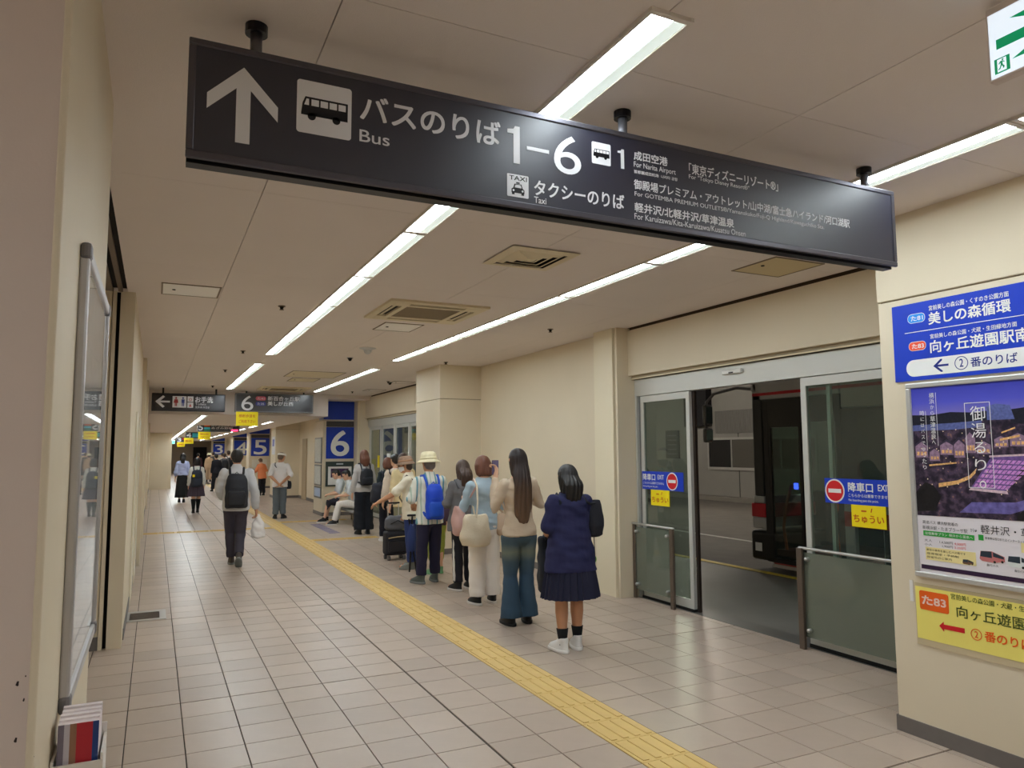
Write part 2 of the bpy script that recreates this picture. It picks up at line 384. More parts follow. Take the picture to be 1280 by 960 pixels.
# ---- right side
def joint_pillar(x0, x1, y0, y1, zj, top=H + 0.02):
    p = struct('pillar', BX(x0 + 0.012, x1, y0 + 0.012, y1 - 0.012, 0, top), M('shadow_joint', (150, 138, 116), 0.7))
    bm = BX(x0, x1, y0, y1, 0, zj - 0.004, 0.004, 1); obj('panel', bm, WALL, p)
    obj('panel', BX(x0 - 0.004, x1, y0 - 0.004, y1 + 0.004, zj + 0.004, top, 0.004, 1), WALL, p)
    b = bmesh.new(); box(b, x0 - 0.008, x1, y0 - 0.008, y1 + 0.008, 0, 0.088); obj('baseboard', b, SKIRT, p)
    return p
joint_pillar(4.01, 5.4, -0.6, 3.054, 2.546)
joint_pillar(4.15, 5.1, 11.25, 12.45, 2.5)
p6 = joint_pillar(3.92, 5.4, 19.3, 20.45, 2.46, 2.97)
for y in (27.4, 35.5, 43.6, 59.8): joint_pillar(3.88, 5.4, y, y + 1.15, 2.46, 2.97)
struct('wall_right', BX(4.88, 5.1, 7.47, 11.25, 0, H + 0.02), WALL)
struct('baseboard_right', BX(4.868, 4.88, 7.47, 11.25, 0, 0.088), SKIRT)
struct('wall_right_far', BX(4.72, 5.4, 20.45, 27.4, 0, 2.97), WALL)
struct('baseboard_right_far', BX(4.708, 4.72, 20.45, 27.4, 0, 0.1), SKIRT)
struct('door_3', BX(4.69, 4.72, 25.9, 26.7, 0, 2.1), M('tan_service_door', (176, 156, 126), 0.5))
struct('wall_right_end', BX(4.9, 5.4, 28.5, 64, 0, 2.97), WALL)
struct('wall_right_back', BX(5.3, 5.5, -6, -0.6, 0, H), WALL)
# posts and jambs of the two entrances
for ya, yb, jy0, jy1 in ((7.075, 7.47, 7.02, 7.06), (18.92, 19.3, 18.87, 18.905)):
    struct('pillar_post', BX(4.72, 5.1, ya, yb, 0, H), M('cream_post_paint', (230, 219, 192), 0.45, bump=0.03, bs=150))
    struct('trim_7', BX(4.745, 5.08, jy0, jy1, 0, H), WALL)
    struct('trim_8', BX(4.78, 5.08, jy1, ya, 0, H), DARK)
HEAD = WALL
for k, (y0, y1) in enumerate(((3.054, 7.02), (12.45, 18.87))):
    struct('wall_over_door', BX(4.9, 5.1, y0, y1, 2.505, H - 0.03), HEAD)
    struct('trim_9', BX(4.93, 5.4, y0, y1, H - 0.03, H + 0.02), M('brown_shadow_gap', (84, 68, 52), 0.8))
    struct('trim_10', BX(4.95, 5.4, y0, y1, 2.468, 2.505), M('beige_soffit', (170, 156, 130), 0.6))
    struct('trim_11', BX(4.94, 4.955, y0, y1, 2.462, 2.474), CREAM)

# ---- door_1: the exit with two sliding leaves, standing open
def leaf(door, x, y0, y1, z1=2.262, st=0.055, glassm=None):
    p = obj('sliding_panel', frame_ring(x, y0, y1, 0.03, z1, st), ALUP, door)
    obj('glass_pane', BX(x + 0.012, x + 0.02, y0 + st, y1 - st, 0.03 + st * 1.6, z1 - st), glassm or GLASS, p)
    return p
def frame_ring(x, y0, y1, z0, z1, st, th=0.035):
    bm = bmesh.new()
    box(bm, x, x + th, y0, y0 + st, z0, z1); box(bm, x, x + th, y1 - st, y1, z0, z1)
    box(bm, x, x + th, y0 + st, y1 - st, z1 - st * 1.3, z1); box(bm, x, x + th, y0 + st, y1 - st, z0, z0 + st * 1.6)
    return bm
d1 = struct('door_1', BX(4.985, 5.1, 3.054, 7.02, 2.268, 2.456), ALUP)
obj('jamb', BX(4.985, 5.1, 6.985, 7.015, 0, 2.268), ALUP, d1)
obj('jamb', BX(5.02, 5.06, 6.93, 6.985, 0, 2.268), M('dim_grey_metal', (120, 122, 120), 0.5, metal=0.3), d1)
leaf(d1, 5.0, 6.075, 6.93); leaf(d1, 5.0, 3.06, 4.60)
obj('jamb', BX(5.04, 5.07, 4.33, 4.365, 0.03, 2.26), ALUP, d1)
obj('door_stop', BX(5.04, 5.07, 6.04, 6.075, 0, 2.26), M('dark_bronze_edge', (66, 56, 50), 0.4, metal=0.5), d1)
obj('threshold', BX(4.97, 5.2, 3.054, 7.02, -0.03, 0.002), M('worn_steel_threshold', (118, 116, 112), 0.45, metal=0.6), d1)
obj('gap_strip', BX(4.99, 5.06, 3.06, 4.6, 0.002, 0.03), DARK, d1); obj('gap_strip', BX(4.99, 5.06, 6.075, 6.95, 0.002, 0.03), DARK, d1)
sn = thing('door_sensor', 'small white motion sensor box under the beige header of the open exit', 'sensor', (4.97, 5.39, 2.4))
obj('casing', BX(4.95, 4.985, 5.26, 5.52, 2.375, 2.415, 0.008), M('sensor_white', (226, 226, 222), 0.35), sn); obj('lens', BX(4.947, 4.95, 5.36, 5.42, 2.38, 2.392), DARK, sn)
# guard rails with greenish panes
def guard(label, y0, y1, posty):
    g = thing('guard_rail', label, 'railing', (4.9, (y0 + y1) / 2, 0))
    obj('glass_pane', BX(4.925, 4.935, y0 + 0.03, y1 - 0.01, 0.1, 0.79), GUARD, g)
    obj('top_rail', TB([(4.915, y0, 0.825), (4.915, y1, 0.825)], 0.013, 10), ALU, g, smooth=True)
    obj('post', BX(4.885, 4.915, posty - 0.028, posty + 0.028, 0, 0.825, 0.004), STEEL, g)
    oy = y1 - 0.02 if abs(posty - y0) < .1 else y0 + 0.02
    obj('post', BX(4.91, 4.94, oy - 0.02, oy + 0.02, 0, 0.825, 0.004), STEEL, g)
    for yy in (y0 + 0.1, y1 - 0.08):
        for z in (0.16, 0.74): obj('clamp', TB([(4.900, yy, z), (4.935, yy, z)], 0.018, 10), ALU, g, smooth=True)
guard('glass guard rail beside the narrow door leaf next to the cream post', 6.28, 7.01, 6.29)
guard('wide glass guard rail between the open exit and the poster pillar', 3.06, 4.60, 4.585)
# ---- door_2: the entrance of gate 6, closed
d2 = struct('door_2', BX(4.985, 5.1, 12.45, 18.87, 2.268, 2.456), ALUP)
for a, b in ((17.75, 18.7), (16.6, 17.6), (15.5, 16.5), (14.4, 15.4), (13.4, 14.3), (12.5, 13.3)): leaf(d2, 5.0, a, b)
for y in (18.74, 17.67, 16.55, 15.45, 14.35, 13.35): obj('jamb', BX(4.99, 5.08, y - 0.03, y + 0.03, 0, 2.268), ALUP, d2)

# ================================================================ CEILING FIXTURES
ORD = ['first', 'second', 'third', 'fourth', 'fifth', 'sixth', 'seventh', 'eighth', 'ninth', 'tenth', 'eleventh', 'twelfth', 'thirteenth', 'fourteenth']
LG = {}
def light_proto(L, w):
    key = (L, w)
    if key in LG: return LG[key]
    h = w / 2; out = []
    bm = bmesh.new(); b = 0.013
    box(bm, -h, -h + b, 0.004, L - 0.004, -0.014, 0.0); box(bm, h - b, h, 0.004, L - 0.004, -0.014, 0); box(bm, -h + b, h - b, 0.006, 0.026, -0.014, 0); box(bm, -h + b, h - b, L - 0.026, L - 0.006, -0.014, 0)
    for nm, bm_, m in (('frame', bm, M('light_frame', (222, 214, 204), 0.45)), ('diffuser', BX(-h + b, h * 0.22, 0.026, L - 0.026, -0.009, -0.003), LIT), ('side_reflector', BX(h * 0.26, h - b, 0.026, L - 0.026, -0.008, -0.003), LITS)):
        me = bpy.data.meshes.new(nm); bmesh.ops.recalc_face_normals(bm_, faces=bm_.faces); bm_.to_mesh(me); bm_.free(); me.materials.append(m); out.append((nm, me))
    LG[key] = out; return out
def light(x, y, L, label, group, z=H, w=0.17):
    t = thing('ceiling_light', label, 'light', (x, y, z), 0, group)
    for nm, me in light_proto(L, w):
        o = bpy.data.objects.new(nm, me); o.parent = t; COL.objects.link(o)
U = 1.315
for k in range(7): light(1.46, 1.795 + U * k, U, 'fluorescent strip of the row over the walkway, %s from the near end' % ORD[k], 'walkway light row')
for k in range(7): light(3.335, 1.795 + U * k, U, 'fluorescent strip of the row over the queue, %s beyond the big hanging sign' % ORD[k], 'queue light row')
for k in range(4): light(1.46, 12.2 + U * k, U, 'fluorescent strip of the short row before the restroom sign, %s in it' % ORD[k], 'restroom light row')
for k in range(4): light(3.36, 12.2 + U * k, U, 'fluorescent strip of the short row running to the platform 6 sign, %s in it' % ORD[k], 'platform light row')
for k in range(14): light(1.03, 18.7 + 3.1 * k, 2.9, 'thin fluorescent strip under the lowered ceiling, %s from its edge' % ORD[k], 'lowered ceiling light row', 2.52, 0.15)
for k in range(4): light(3.335, 1.795 - U * (k + 1), U, 'fluorescent strip near the exit arrow box, %s on the viewer side' % ORD[k], 'entrance light row')
for k in range(4): light(-2.4, -3.6 + U * k, U, 'added unseen fluorescent strip in the side hall behind the near wall, %s in it' % ORD[k], 'added side hall light row')  # unseen row, added to brighten the near jamb face
for k in range(3): light(1.46, -4.6 + U * k, U, 'added fluorescent strip of the unseen row behind the viewer, %s in it' % ORD[k], 'added rear light row')  # unseen row, put in to light the near wall and pillar
for k in range(11): light(3.0, 22 + 3.5 * k, 2.0, 'added thin fluorescent strip over the far pillars, %s in its row' % ORD[k], 'added far pillar light row', 2.52, 0.12)  # extra row, added to lift the dark far end

def cassette(x, y, s, label):
    t = thing('air_conditioner', label, 'air conditioner', (x, y, H)); h = s / 2; z = H
    bm = bmesh.new(); i = h * 0.56
    box(bm, x - h, x + h, y - h, y - h * 0.86, z - 0.022, z); box(bm, x - h, x + h, y + h * 0.86, y + h, z - 0.022, z)
    box(bm, x - h, x - h * 0.86, y - h * .86, y + h * .86, z - 0.022, z); box(bm, x + h * .86, x + h, y - h * .86, y + h * .86, z - 0.022, z)
    for sx in (-1, 1):
        for sy in (-1, 1): box(bm, x + sx * h * 0.86, x + sx * i, y + sy * h * 0.86, y + sy * i, z - 0.024, z)
    box(bm, x - h * .66, x - i, y - i, y + i, z - 0.024, z); box(bm, x + i, x + h * .66, y - i, y + i, z - 0.024, z); box(bm, x - i, x + i, y - h * .66, y - i, z - 0.024, z); box(bm, x - i, x + i, y + i, y + h * .66, z - 0.024, z)
    obj('panel', bm, CREAM, t)
    bm = bmesh.new(); obj('slot_back', box(bm, x - h * .9, x + h * .9, y - h * .9, y + h * .9, z - 0.004, z - 0.001), DARK, t)
    for sx, sy in ((-1, 0), (1, 0), (0, -1), (0, 1)):
        c = (x + sx * h * .78, y + sy * h * .78)
        obj('louvre', BX(c[0] - (i if sy else 0.012), c[0] + (i if sy else 0.012), c[1] - (i if sx else 0.012), c[1] + (i if sx else 0.012), z - 0.016, z - 0.012), CREAM, t)
    obj('intake_grille', BX(x - i, x + i, y - i, y + i, z - 0.02, z - 0.004), M('tan_intake_mesh', (132, 116, 90), 0.8, var=0.2, vs=300), t)
cassette(2.42, 7.0, 1.0, 'square cassette air conditioner between the light rows, nearer of two')
cassette(2.55, 17.0, 1.05, 'far cassette air conditioner in front of the platform 6 sign')
t = thing('air_vent', 'square ceiling air diffuser with concentric louvres beside the light row', 'vent', (2.43, 4.69, H))
obj('slot_back', BX(2.2, 2.66, 4.46, 4.92, H - 0.004, H - 0.001), DARK, t)
def sq(bm, cx, cy, a, b, z0, z1):
    v = [[bm.verts.new((cx + sx * r, cy + sy * r, z)) for sx, sy in ((-1, -1), (1, -1), (1, 1), (-1, 1))] for r, z in ((a, z0), (b, z1), (b - 0.004, z1 + 0.003), (a - 0.004, z0 + 0.003))]
    for p, q in ((0, 1), (1, 2), (2, 3), (3, 0)):
        for k in range(4): bm.faces.new((v[p][k], v[p][(k + 1) % 4], v[q][(k + 1) % 4], v[q][k]))
bm = bmesh.new(); sq(bm, 2.43, 4.69, 0.27, 0.205, H - 0.012, H - 0.02); obj('frame', bm, CREAM, t)
for r in (0.19, 0.135, 0.08): bm = bmesh.new(); sq(bm, 2.43, 4.69, r, r - 0.036, H - 0.008, H - 0.024); obj('louvre', bm, CREAM, t)
obj('louvre', BX(2.395, 2.465, 4.655, 4.725, H - 0.02, H - 0.012), CREAM, t)
def hatch(x0, x1, y0, y1, label, m=CREAM):
    t = thing('access_hatch', label, 'hatch', ((x0 + x1) / 2, (y0 + y1) / 2, H)); bm = bmesh.new(); e = 0.014; z = H
    box(bm, x0, x1, y0, y0 + e, z - 0.006, z); box(bm, x0, x1, y1 - e, y1, z - 0.006, z); box(bm, x0, x0 + e, y0 + e, y1 - e, z - 0.006, z); box(bm, x1 - e, x1, y0 + e, y1 - e, z - 0.006, z)
    obj('frame', bm, M('hatch_frame_bronze', (128, 110, 88), 0.5), t); obj('lid', BX(x0 + e, x1 - e, y0 + e, y1 - e, z - 0.004, z - 0.0005), m, t)
    obj('key_latch', CY((x0 + 0.1, (y0 + y1) / 2, z - 0.009), (x0 + 0.1, (y0 + y1) / 2, z - 0.003), 0.014, n=12), DARK, t)
hatch(0.0, 0.47, 6.67, 7.15, 'pale access hatch over the shutter opening side', M('pale_hatch', (250, 247, 240), 0.4))
hatch(2.22, 2.67, 7.75, 8.28, 'pale access hatch just beyond the nearer cassette air conditioner', M('pale_hatch', (250, 247, 240), 0.4))
hatch(4.05, 4.55, 3.9, 4.37, 'tan access hatch in front of the beige header of the open exit', M('tan_hatch', (206, 186, 140), 0.5))
hatch(2.12, 3.05, 13.1, 14.2, 'large pale access hatch before the far cassette unit')
hatch(2.32, 2.85, 14.4, 15.1, 'small cream access hatch nearest the far cassette unit')
def sprink(x, y, label, r=0.035):
    t = thing('sprinkler', label, 'sprinkler', (x, y, H), 0, 'ceiling sprinklers')
    obj('rosette', CY((x, y, H - 0.008), (x, y, H), r, r, 14), M('bronze_sprinkler', (110, 92, 72), 0.4, metal=0.5), t); obj('head', CY((x, y, H - 0.035), (x, y, H - 0.008), 0.012, 0.02, 10), DARK, t); obj('deflector', CY((x, y, H - 0.04), (x, y, H - 0.035), 0.022, 0.022, 12), M('bronze_sprinkler'), t)
for x, y, l in ((1.06, 7.3, 'ceiling sprinkler beside the walkway light row, nearest of the five there'), (1.06, 10.8, 'ceiling sprinkler beside the walkway light row, near its far end'), (1.04, 13.45, 'ceiling sprinkler beside the near half of the restroom light row'), (1.06, 16.8, 'ceiling sprinkler just before the restroom sign'), (4.1, 7.42, 'ceiling sprinkler near the top of the cream post'), (4.12, 10.9, 'ceiling sprinkler near the plain pillar top'), (4.2, 14.4, 'ceiling sprinkler beyond the plain pillar near the gate 6 doors'), (4.15, 17.2, 'ceiling sprinkler close to the blue pillar 6')): sprink(x, y, l)
def dome(x, y, r, label, cat, m): 
    t = thing(cat.replace(' ', '_'), label, cat, (x, y, H)); obj('rim', CY((x, y, H - 0.008), (x, y, H), r, r * 1.05, 20), M('rim_brown', (140, 122, 98), 0.5), t); obj('cover', TB([(x, y, H - 0.01), (x, y, H - 0.03)], [r * 0.8, r * 0.5], 16), m, t)
dome(2.58, 9.85, 0.11, 'flat round ceiling speaker beyond the nearer cassette unit', 'speaker', M('rim_brown'))
dome(2.6, 10.95, 0.05, 'small dark smoke detector between the light rows', 'smoke detector', DARK)
dome(4.28, 14.55, 0.06, 'dark camera dome on the ceiling near gate 6 doors', 'camera', DARK)
hatch(4.3, 4.75, 14.3, 14.75, 'brown edged hatch near the gate 6 doors, nearer one', CEIL)
hatch(4.3, 4.75, 16.4, 16.85, 'brown edged hatch near the gate 6 doors, farther one', CEIL)
# ================================================================ SIGNS
def bus_icon(P, bm_w, bm_d, u, v, s, r=0.008):
    """white rounded square (bm_w) and dark bus drawn on it (bm_d); returns window polygons for a third layer"""
    P.rect(bm_w, u, u + s, v, v + s, 0.001, r=s * 0.06)
    q = lambda a, b: (u + a * s, v + b * s)
    P.poly(bm_d, [q(.08, .38), q(.10, .56), q(.15, .69), q(.93, .69), q(.93, .34), q(.77, .34), q(.68, .34), q(.34, .34), q(.22, .34), q(.08, .34)], 0.0018)
    P.disc(bm_d, *q(.27, .33), .075 * s, 0.0018, 16); P.disc(bm_d, *q(.72, .33), .075 * s, 0.0018, 16)
    w = [[q(.13, .53), q(.17, .65), q(.215, .65), q(.215, .53)]]
    for k in range(4): a = .26 + k * .165; w.append([q(a, .53), q(a, .65), q(a + .135, .65), q(a + .135, .53)])
    return w
bs = thing('hanging_sign', 'long dark hanging bus sign with white arrow on three ceiling rods', 'sign', (1.68, 2.455, 2.56))
bm = bmesh.new(); box(bm, 0.056, 3.306, 2.405, 2.505, 2.562, 2.938, 0.004, 1); obj('casing', bm, SIGNE, bs)
bm = bmesh.new(); e = 0.022
box(bm, 0.052, 3.31, 2.396, 2.412, 2.92, 2.942, 0.003, 1); box(bm, 0.052, 3.31, 2.396, 2.412, 2.556, 2.58, 0.003, 1); box(bm, 0.052, 0.052 + e, 2.396, 2.412, 2.58, 2.92, 0.003, 1); box(bm, 3.31 - e, 3.31, 2.396, 2.412, 2.58, 2.92, 0.003, 1)
obj('frame', bm, M('dark_satin_frame', (92, 90, 98), 0.38, metal=0.7), bs)
obj('face', BX(0.072, 3.29, 2.4015, 2.406, 2.579, 2.921), SIGNF, bs)
obj('bottom_rail', BX(0.056, 3.306, 2.43, 2.48, 2.550, 2.562), BLACKM, bs)
for x in (0.255, 1.71, 3.17):
    r = obj('rod', CY((x, 2.455, 2.93), (x, 2.455, H - 0.03), 0.019, n=18), M('grey_rod', (110, 110, 116), 0.35, metal=0.4), bs, smooth=True)
    obj('collar', TB([(x, 2.455, H - 0.032), (x, 2.455, H - 0.002)], [0.036, 0.036], 20, caps=False), BLACKM, r)
P = Plane((0, 2.4015, 0), (1, 0, 0), (0, 0, 1)); SW = M('sign_white', (226, 226, 230), 0.4)
bm = bmesh.new()
P.poly(bm, [(.215, 2.878), (.108, 2.773), (.108, 2.722), (.194, 2.805), (.194, 2.627), (.237, 2.627), (.237, 2.805), (.322, 2.716), (.322, 2.766)])
obj('arrow', bm, SW, bs)
ICD = M('pictogram_dark', (18, 18, 24), 0.4)
for a in ((.381, 2.699, .181), (1.522, 2.787, .089)):
    bw, bd = bmesh.new(), bmesh.new(); w = bus_icon(P, bw, bd, *a); pic = obj('pictogram', bw, SW, bs); obj('bus_shape', bd, ICD, pic)
    for q in w: obj('bus_window', P.poly(bmesh.new(), q, 0.0028), SW, pic)
bw, bd = bmesh.new(), bmesh.new()
P.rect(bw, 1.148, 1.238, 2.597, 2.684, 0.001, r=.004)
t3 = lambda a, b: (1.148 + a * .09, 2.597 + b * .087)
P.poly(bd, [t3(.2, .18), t3(.2, .34), t3(.28, .40), t3(.34, .58), t3(.66, .58), t3(.72, .40), t3(.8, .34), t3(.8, .18)], 0.0018); P.rect(bd, *[t3(.42, 0)[0], t3(.58, 0)[0]], t3(0, .6)[1], t3(0, .66)[1], 0.0018)
P.rect(bd, t3(.22, 0)[0], t3(.34, 0)[0], t3(0, .10)[1], t3(0, .18)[1], 0.0018); P.rect(bd, t3(.66, 0)[0], t3(.78, 0)[0], t3(0, .10)[1], t3(0, .18)[1], 0.0018)
pic = obj('pictogram', bw, SW, bs); obj('taxi_shape', bd, ICD, pic); bw = bmesh.new()
P.poly(bw, [t3(.34, .41), t3(.38, .54), t3(.62, .54), t3(.66, .41)], 0.0028); P.disc(bw, *t3(.29, .28), .004, 0.0028, 12); P.disc(bw, *t3(.71, .28), .004, 0.0028, 12)
obj('taxi_window', bw, SW, pic)
P.text('TAXI', *[t3(.10, 0)[0], t3(.92, 0)[0]], t3(0, .74)[1], t3(0, .93)[1], M('pictogram_dark'), bs, 0.002, 0.015)
bm = bmesh.new(); P.rect(bm, 1.232, 1.328, 2.789, 2.803); obj('dash', bm, SW, bs)
for s, u0, u1, v0, v1, b in (('バスのりば', .593, 1.12, 2.781, 2.872, .018), ('Bus', .591, .696, 2.704, 2.746, .006), ('1', 1.15, 1.202, 2.727, 2.872, .012), ('6', 1.35, 1.472, 2.722, 2.877, .0), ('1', 1.645, 1.676, 2.787, 2.868, .012),
        ('タクシーのりば', 1.263, 1.672, 2.618, 2.676, .016), ('Taxi', 1.262, 1.314, 2.587, 2.611, .006), ('成田空港', 1.725, 1.895, 2.836, 2.873, .02), ('For Narita Airport', 1.724, 1.937, 2.799, 2.828, .004), ('首都圏成田机场  나리타 공항', 1.724, 1.946, 2.779, 2.793, .02),
        ('「東京ディズニーリゾート®」', 2.009, 2.52, 2.823, 2.87, .014), ('For "Tokyo Disney Resort®"', 2.007, 2.346, 2.796, 2.821, .002),
        ('御殿場プレミアム・アウトレット/山中湖/富士急ハイランド/河口湖駅', 1.723, 2.98, 2.712, 2.753, .014), ('For GOTEMBA PREMIUM OUTLETS®/Yamanakako/Fuji-Q Highland/Kawaguchiko Sta.', 1.725, 2.806, 2.678, 2.703, .002),
        ('軽井沢/北軽井沢/草津温泉', 1.724, 2.25, 2.617, 2.656, .02), ('For Karuizawa/Kita-Karuizawa/Kusatsu Onsen', 1.722, 2.315, 2.586, 2.611, .002)):
    P.text(s, u0, u1, v0, v1, SW, bs, 0.0012, b)

# ---- exit box sign with the green arrow
es = thing('exit_sign', 'lit white exit box sign with a green arrow under the ceiling', 'sign', (2.36, 1.15, 2.8))
obj('casing', BX(2.336, 2.372, 0.86, 1.343, 2.797, 3.042, 0.004, 1), M('exit_casing', (214, 200, 190), 0.5), es)
obj('hanger', BX(2.345, 2.365, 1.0, 1.2, 3.04, H), M('exit_casing'), es)
P = Plane((2.336, 0, 0), (0, -1, 0), (0, 0, 1)); GR = M('exit_green', (0, 150, 96), 0.4, emit=0.16)
bm = bmesh.new(); P.rect(bm, -1.335, -.868, 2.806, 3.016, .001, .001); obj('face', bm, M('exit_white_lit', (226, 238, 250), 0.4, emit=0.26), es)
bm = bmesh.new(); P.poly(bm, [(-1.314, 2.895), (-1.314, 2.927), (-1.06, 2.927), (-1.06, 2.895)], .002)
P.poly(bm, [(-1.27, 2.977), (-1.19, 2.98), (-1.02, 2.911), (-1.10, 2.911)], .002); P.poly(bm, [(-1.27, 2.844), (-1.19, 2.842), (-1.02, 2.911), (-1.10, 2.911)], .0024)
obj('arrow', bm, GR, es)
bm = bmesh.new(); P.rect(bm, -1.323, -1.277, 2.817, 2.865, .002); obj('pictogram', bm, GR, es)
bm = bmesh.new(); P.rect(bm, -1.314, -1.287, 2.821, 2.861, .003); obj('pictogram', bm, M('exit_white_lit'), es)
bm = bmesh.new(); P.disc(bm, -1.297, 2.856, .003, .004, 10); P.poly(bm, [(-1.304, 2.853), (-1.298, 2.853), (-1.297, 2.84), (-1.303, 2.838)], .004)
P.poly(bm, [(-1.303, 2.842), (-1.299, 2.842), (-1.292, 2.834), (-1.294, 2.828), (-1.297, 2.828), (-1.297, 2.833)], .004); P.poly(bm, [(-1.303, 2.842), (-1.300, 2.84), (-1.305, 2.829), (-1.311, 2.826), (-1.311, 2.829), (-1.307, 2.832)], .004); P.poly(bm, [(-1.304, 2.853), (-1.310, 2.846), (-1.308, 2.844), (-1.303, 2.849)], .004); P.poly(bm, [(-1.298, 2.853), (-1.291, 2.848), (-1.292, 2.846), (-1.298, 2.849)], .004)
obj('pictogram', bm, GR, es)

# ---- poster pillar: blue direction board, framed poster, yellow board
PX4 = 4.006
bl = thing('direction_board', 'blue direction board with a white arrow band on the beige pillar', 'sign', (4.0, 2.35, 2.05))
P = Plane((PX4 - 0.006, 0, 0), (0, -1, 0), (0, 0, 1))
obj('board', BX(PX4 - 0.006, PX4 + .002, 1.74, 2.953, 2.048, 2.505), BLUEP, bl)
bm = bmesh.new(); P.rect(bm, -2.876, -1.86, 2.071, 2.169, .001, r=.047); obj('arrow_band', bm, WHITE, bl)
bm = bmesh.new(); P.poly(bm, [(-2.875, 2.331), (-1.80, 2.331), (-1.80, 2.335), (-2.875, 2.335)]); obj('rule', bm, WHITE, bl)
def pill(P, parent, u0, u1, v0, v1, m, s, edge=.003):
    b = bmesh.new(); P.rect(b, u0, u1, v0, v1, .001, r=(v1 - v0) * .45); obj('route_pill', b, WHITE, parent)
    b = bmesh.new(); P.rect(b, u0 + edge, u1 - edge, v0 + edge, v1 - edge, .0018, r=(v1 - v0) * .45 - edge); obj('route_pill', b, m, parent)
    P.text(s, u0 + (u1 - u0) * .2, u1 - (u1 - u0) * .12, v0 + (v1 - v0) * .24, v1 - (v1 - v0) * .24, WHITE, parent, .0028, .02)
pill(P, bl, -2.852, -2.742, 2.386, 2.441, M('sky_blue_print', (40, 150, 240), .4), 'た81'); pill(P, bl, -2.854, -2.745, 2.222, 2.276, M('orange_red_print', (240, 88, 60), .4), 'た83')
for s, u0, u1, v0, v1, m, b in (('宮前美しの森公園・くすのき公園方面', -2.716, -2.273, 2.443, 2.472, WHITE, .01), ('美しの森循環', -2.721, -2.267, 2.362, 2.431, WHITE, .02), ('宮前美しの森公園・犬蔵・生田緑地方面', -2.717, -2.242, 2.279, 2.306, WHITE, .01), ('向ヶ丘遊園駅南口', -2.72, -2.11, 2.198, 2.268, WHITE, .02),
        ('番のりば', -2.494, -2.25, 2.093, 2.145, M('navy_print', (24, 44, 130), .4), .012), ('2', -2.555, -2.535, 2.1, 2.144, M('navy_print'), .012)): P.text(s, u0, u1, v0, v1, m, bl, .002, b)
bm = bmesh.new(); P.ring(bm, -2.545, 2.121, .034, .038, .002); P.poly(bm, [(-2.708, 2.12), (-2.664, 2.157), (-2.654, 2.157), (-2.654, 2.15), (-2.682, 2.126), (-2.618, 2.126), (-2.618, 2.114), (-2.682, 2.114), (-2.654, 2.09), (-2.654, 2.083), (-2.664, 2.083)], .002); obj('arrow', bm, M('navy_print'), bl)

po = thing('framed_poster', 'aluminium framed hot spring travel poster on the beige pillar', 'poster', (3.99, 2.48, 0.92))
bm = bmesh.new(); a, b, c, d, w = 2.06, 2.882, 0.918, 2.032, 0.03
for y0, y1, z0, z1 in ((a, b, d - w, d), (a, b, c, c + w), (a, a + w, c + w, d - w), (b - w, b, c + w, d - w)): box(bm, 3.982, 4.012, y0, y1, z0, z1, 0.006)
obj('frame', bm, M('pale_aluminium_frame', (206, 206, 204), 0.3, metal=0.55), po)
P = Plane((3.992, 0, 0), (0, -1, 0), (0, 0, 1))
def ngon(name, polys, m, l, parent=po):
    if name == 'picture' and 1 < len(polys) < 5:
        for k, p in enumerate(polys): o = ngon(name, [p], m, l + k * .00002, parent)
        return o
    bm = bmesh.new()
    for p in polys: P.poly(bm, p, l, .0003)
    return obj(name, bm, m, parent)
obj('sheet', BX(3.992, 4.0, 2.085, 2.855, 0.945, 2.005), M('poster_white', (232, 226, 232), 0.3), po)
ngon('picture', [[(-2.85, 1.84), (-2.09, 1.84), (-2.09, 2.003), (-2.85, 2.003)]], bands('poster_sky', [(0, (128, 120, 196)), (.45, (84, 88, 200)), (1, (62, 66, 176))], 'Z', 6.0, -5.5, .1, 10, .3), .001)
ngon('picture', [[(-2.85, 1.268), (-2.09, 1.282), (-2.09, 1.845), (-2.2, 1.86), (-2.35, 1.848), (-2.5, 1.842), (-2.62, 1.85), (-2.74, 1.838), (-2.85, 1.844)]],
     bands('poster_dusk_town', [(0, (22, 22, 34)), (.34, (34, 30, 46)), (.46, (58, 48, 66)), (.54, (84, 66, 84)), (.60, (70, 60, 90)), (.68, (150, 112, 96)), (1, (226, 186, 140))], 'Z', 0.0, .46, 1.1, 24, .3), .0012)
ngon('picture', [[(-2.85, 1.845), (-2.74, 1.84), (-2.62, 1.853), (-2.5, 1.845), (-2.42, 1.85), (-2.42, 1.80), (-2.6, 1.79), (-2.85, 1.785)], [(-2.3, 1.85), (-2.2, 1.862), (-2.09, 1.85), (-2.09, 1.76), (-2.3, 1.78)]], M('poster_dark_hills', (26, 28, 44), .3, var=.5, vs=60), .0015)
ngon('picture', [[(-2.85, 1.785), (-2.6, 1.792), (-2.45, 1.80), (-2.45, 1.765), (-2.6, 1.755), (-2.85, 1.752)], [(-2.42, 1.80), (-2.42, 1.872), (-2.37, 1.885), (-2.30, 1.874), (-2.28, 1.80)]], M('poster_dusk_blue', (92, 102, 160), .3, var=.4, vs=70), .0016)
HW, HR, HG = M('poster_house_wall', (150, 122, 148), .3, var=.5, vs=60), M('poster_house_roof', (52, 44, 66), .3, var=.4, vs=50), M('poster_lamp_gold', (228, 178, 116), .3, var=.5, vs=80)
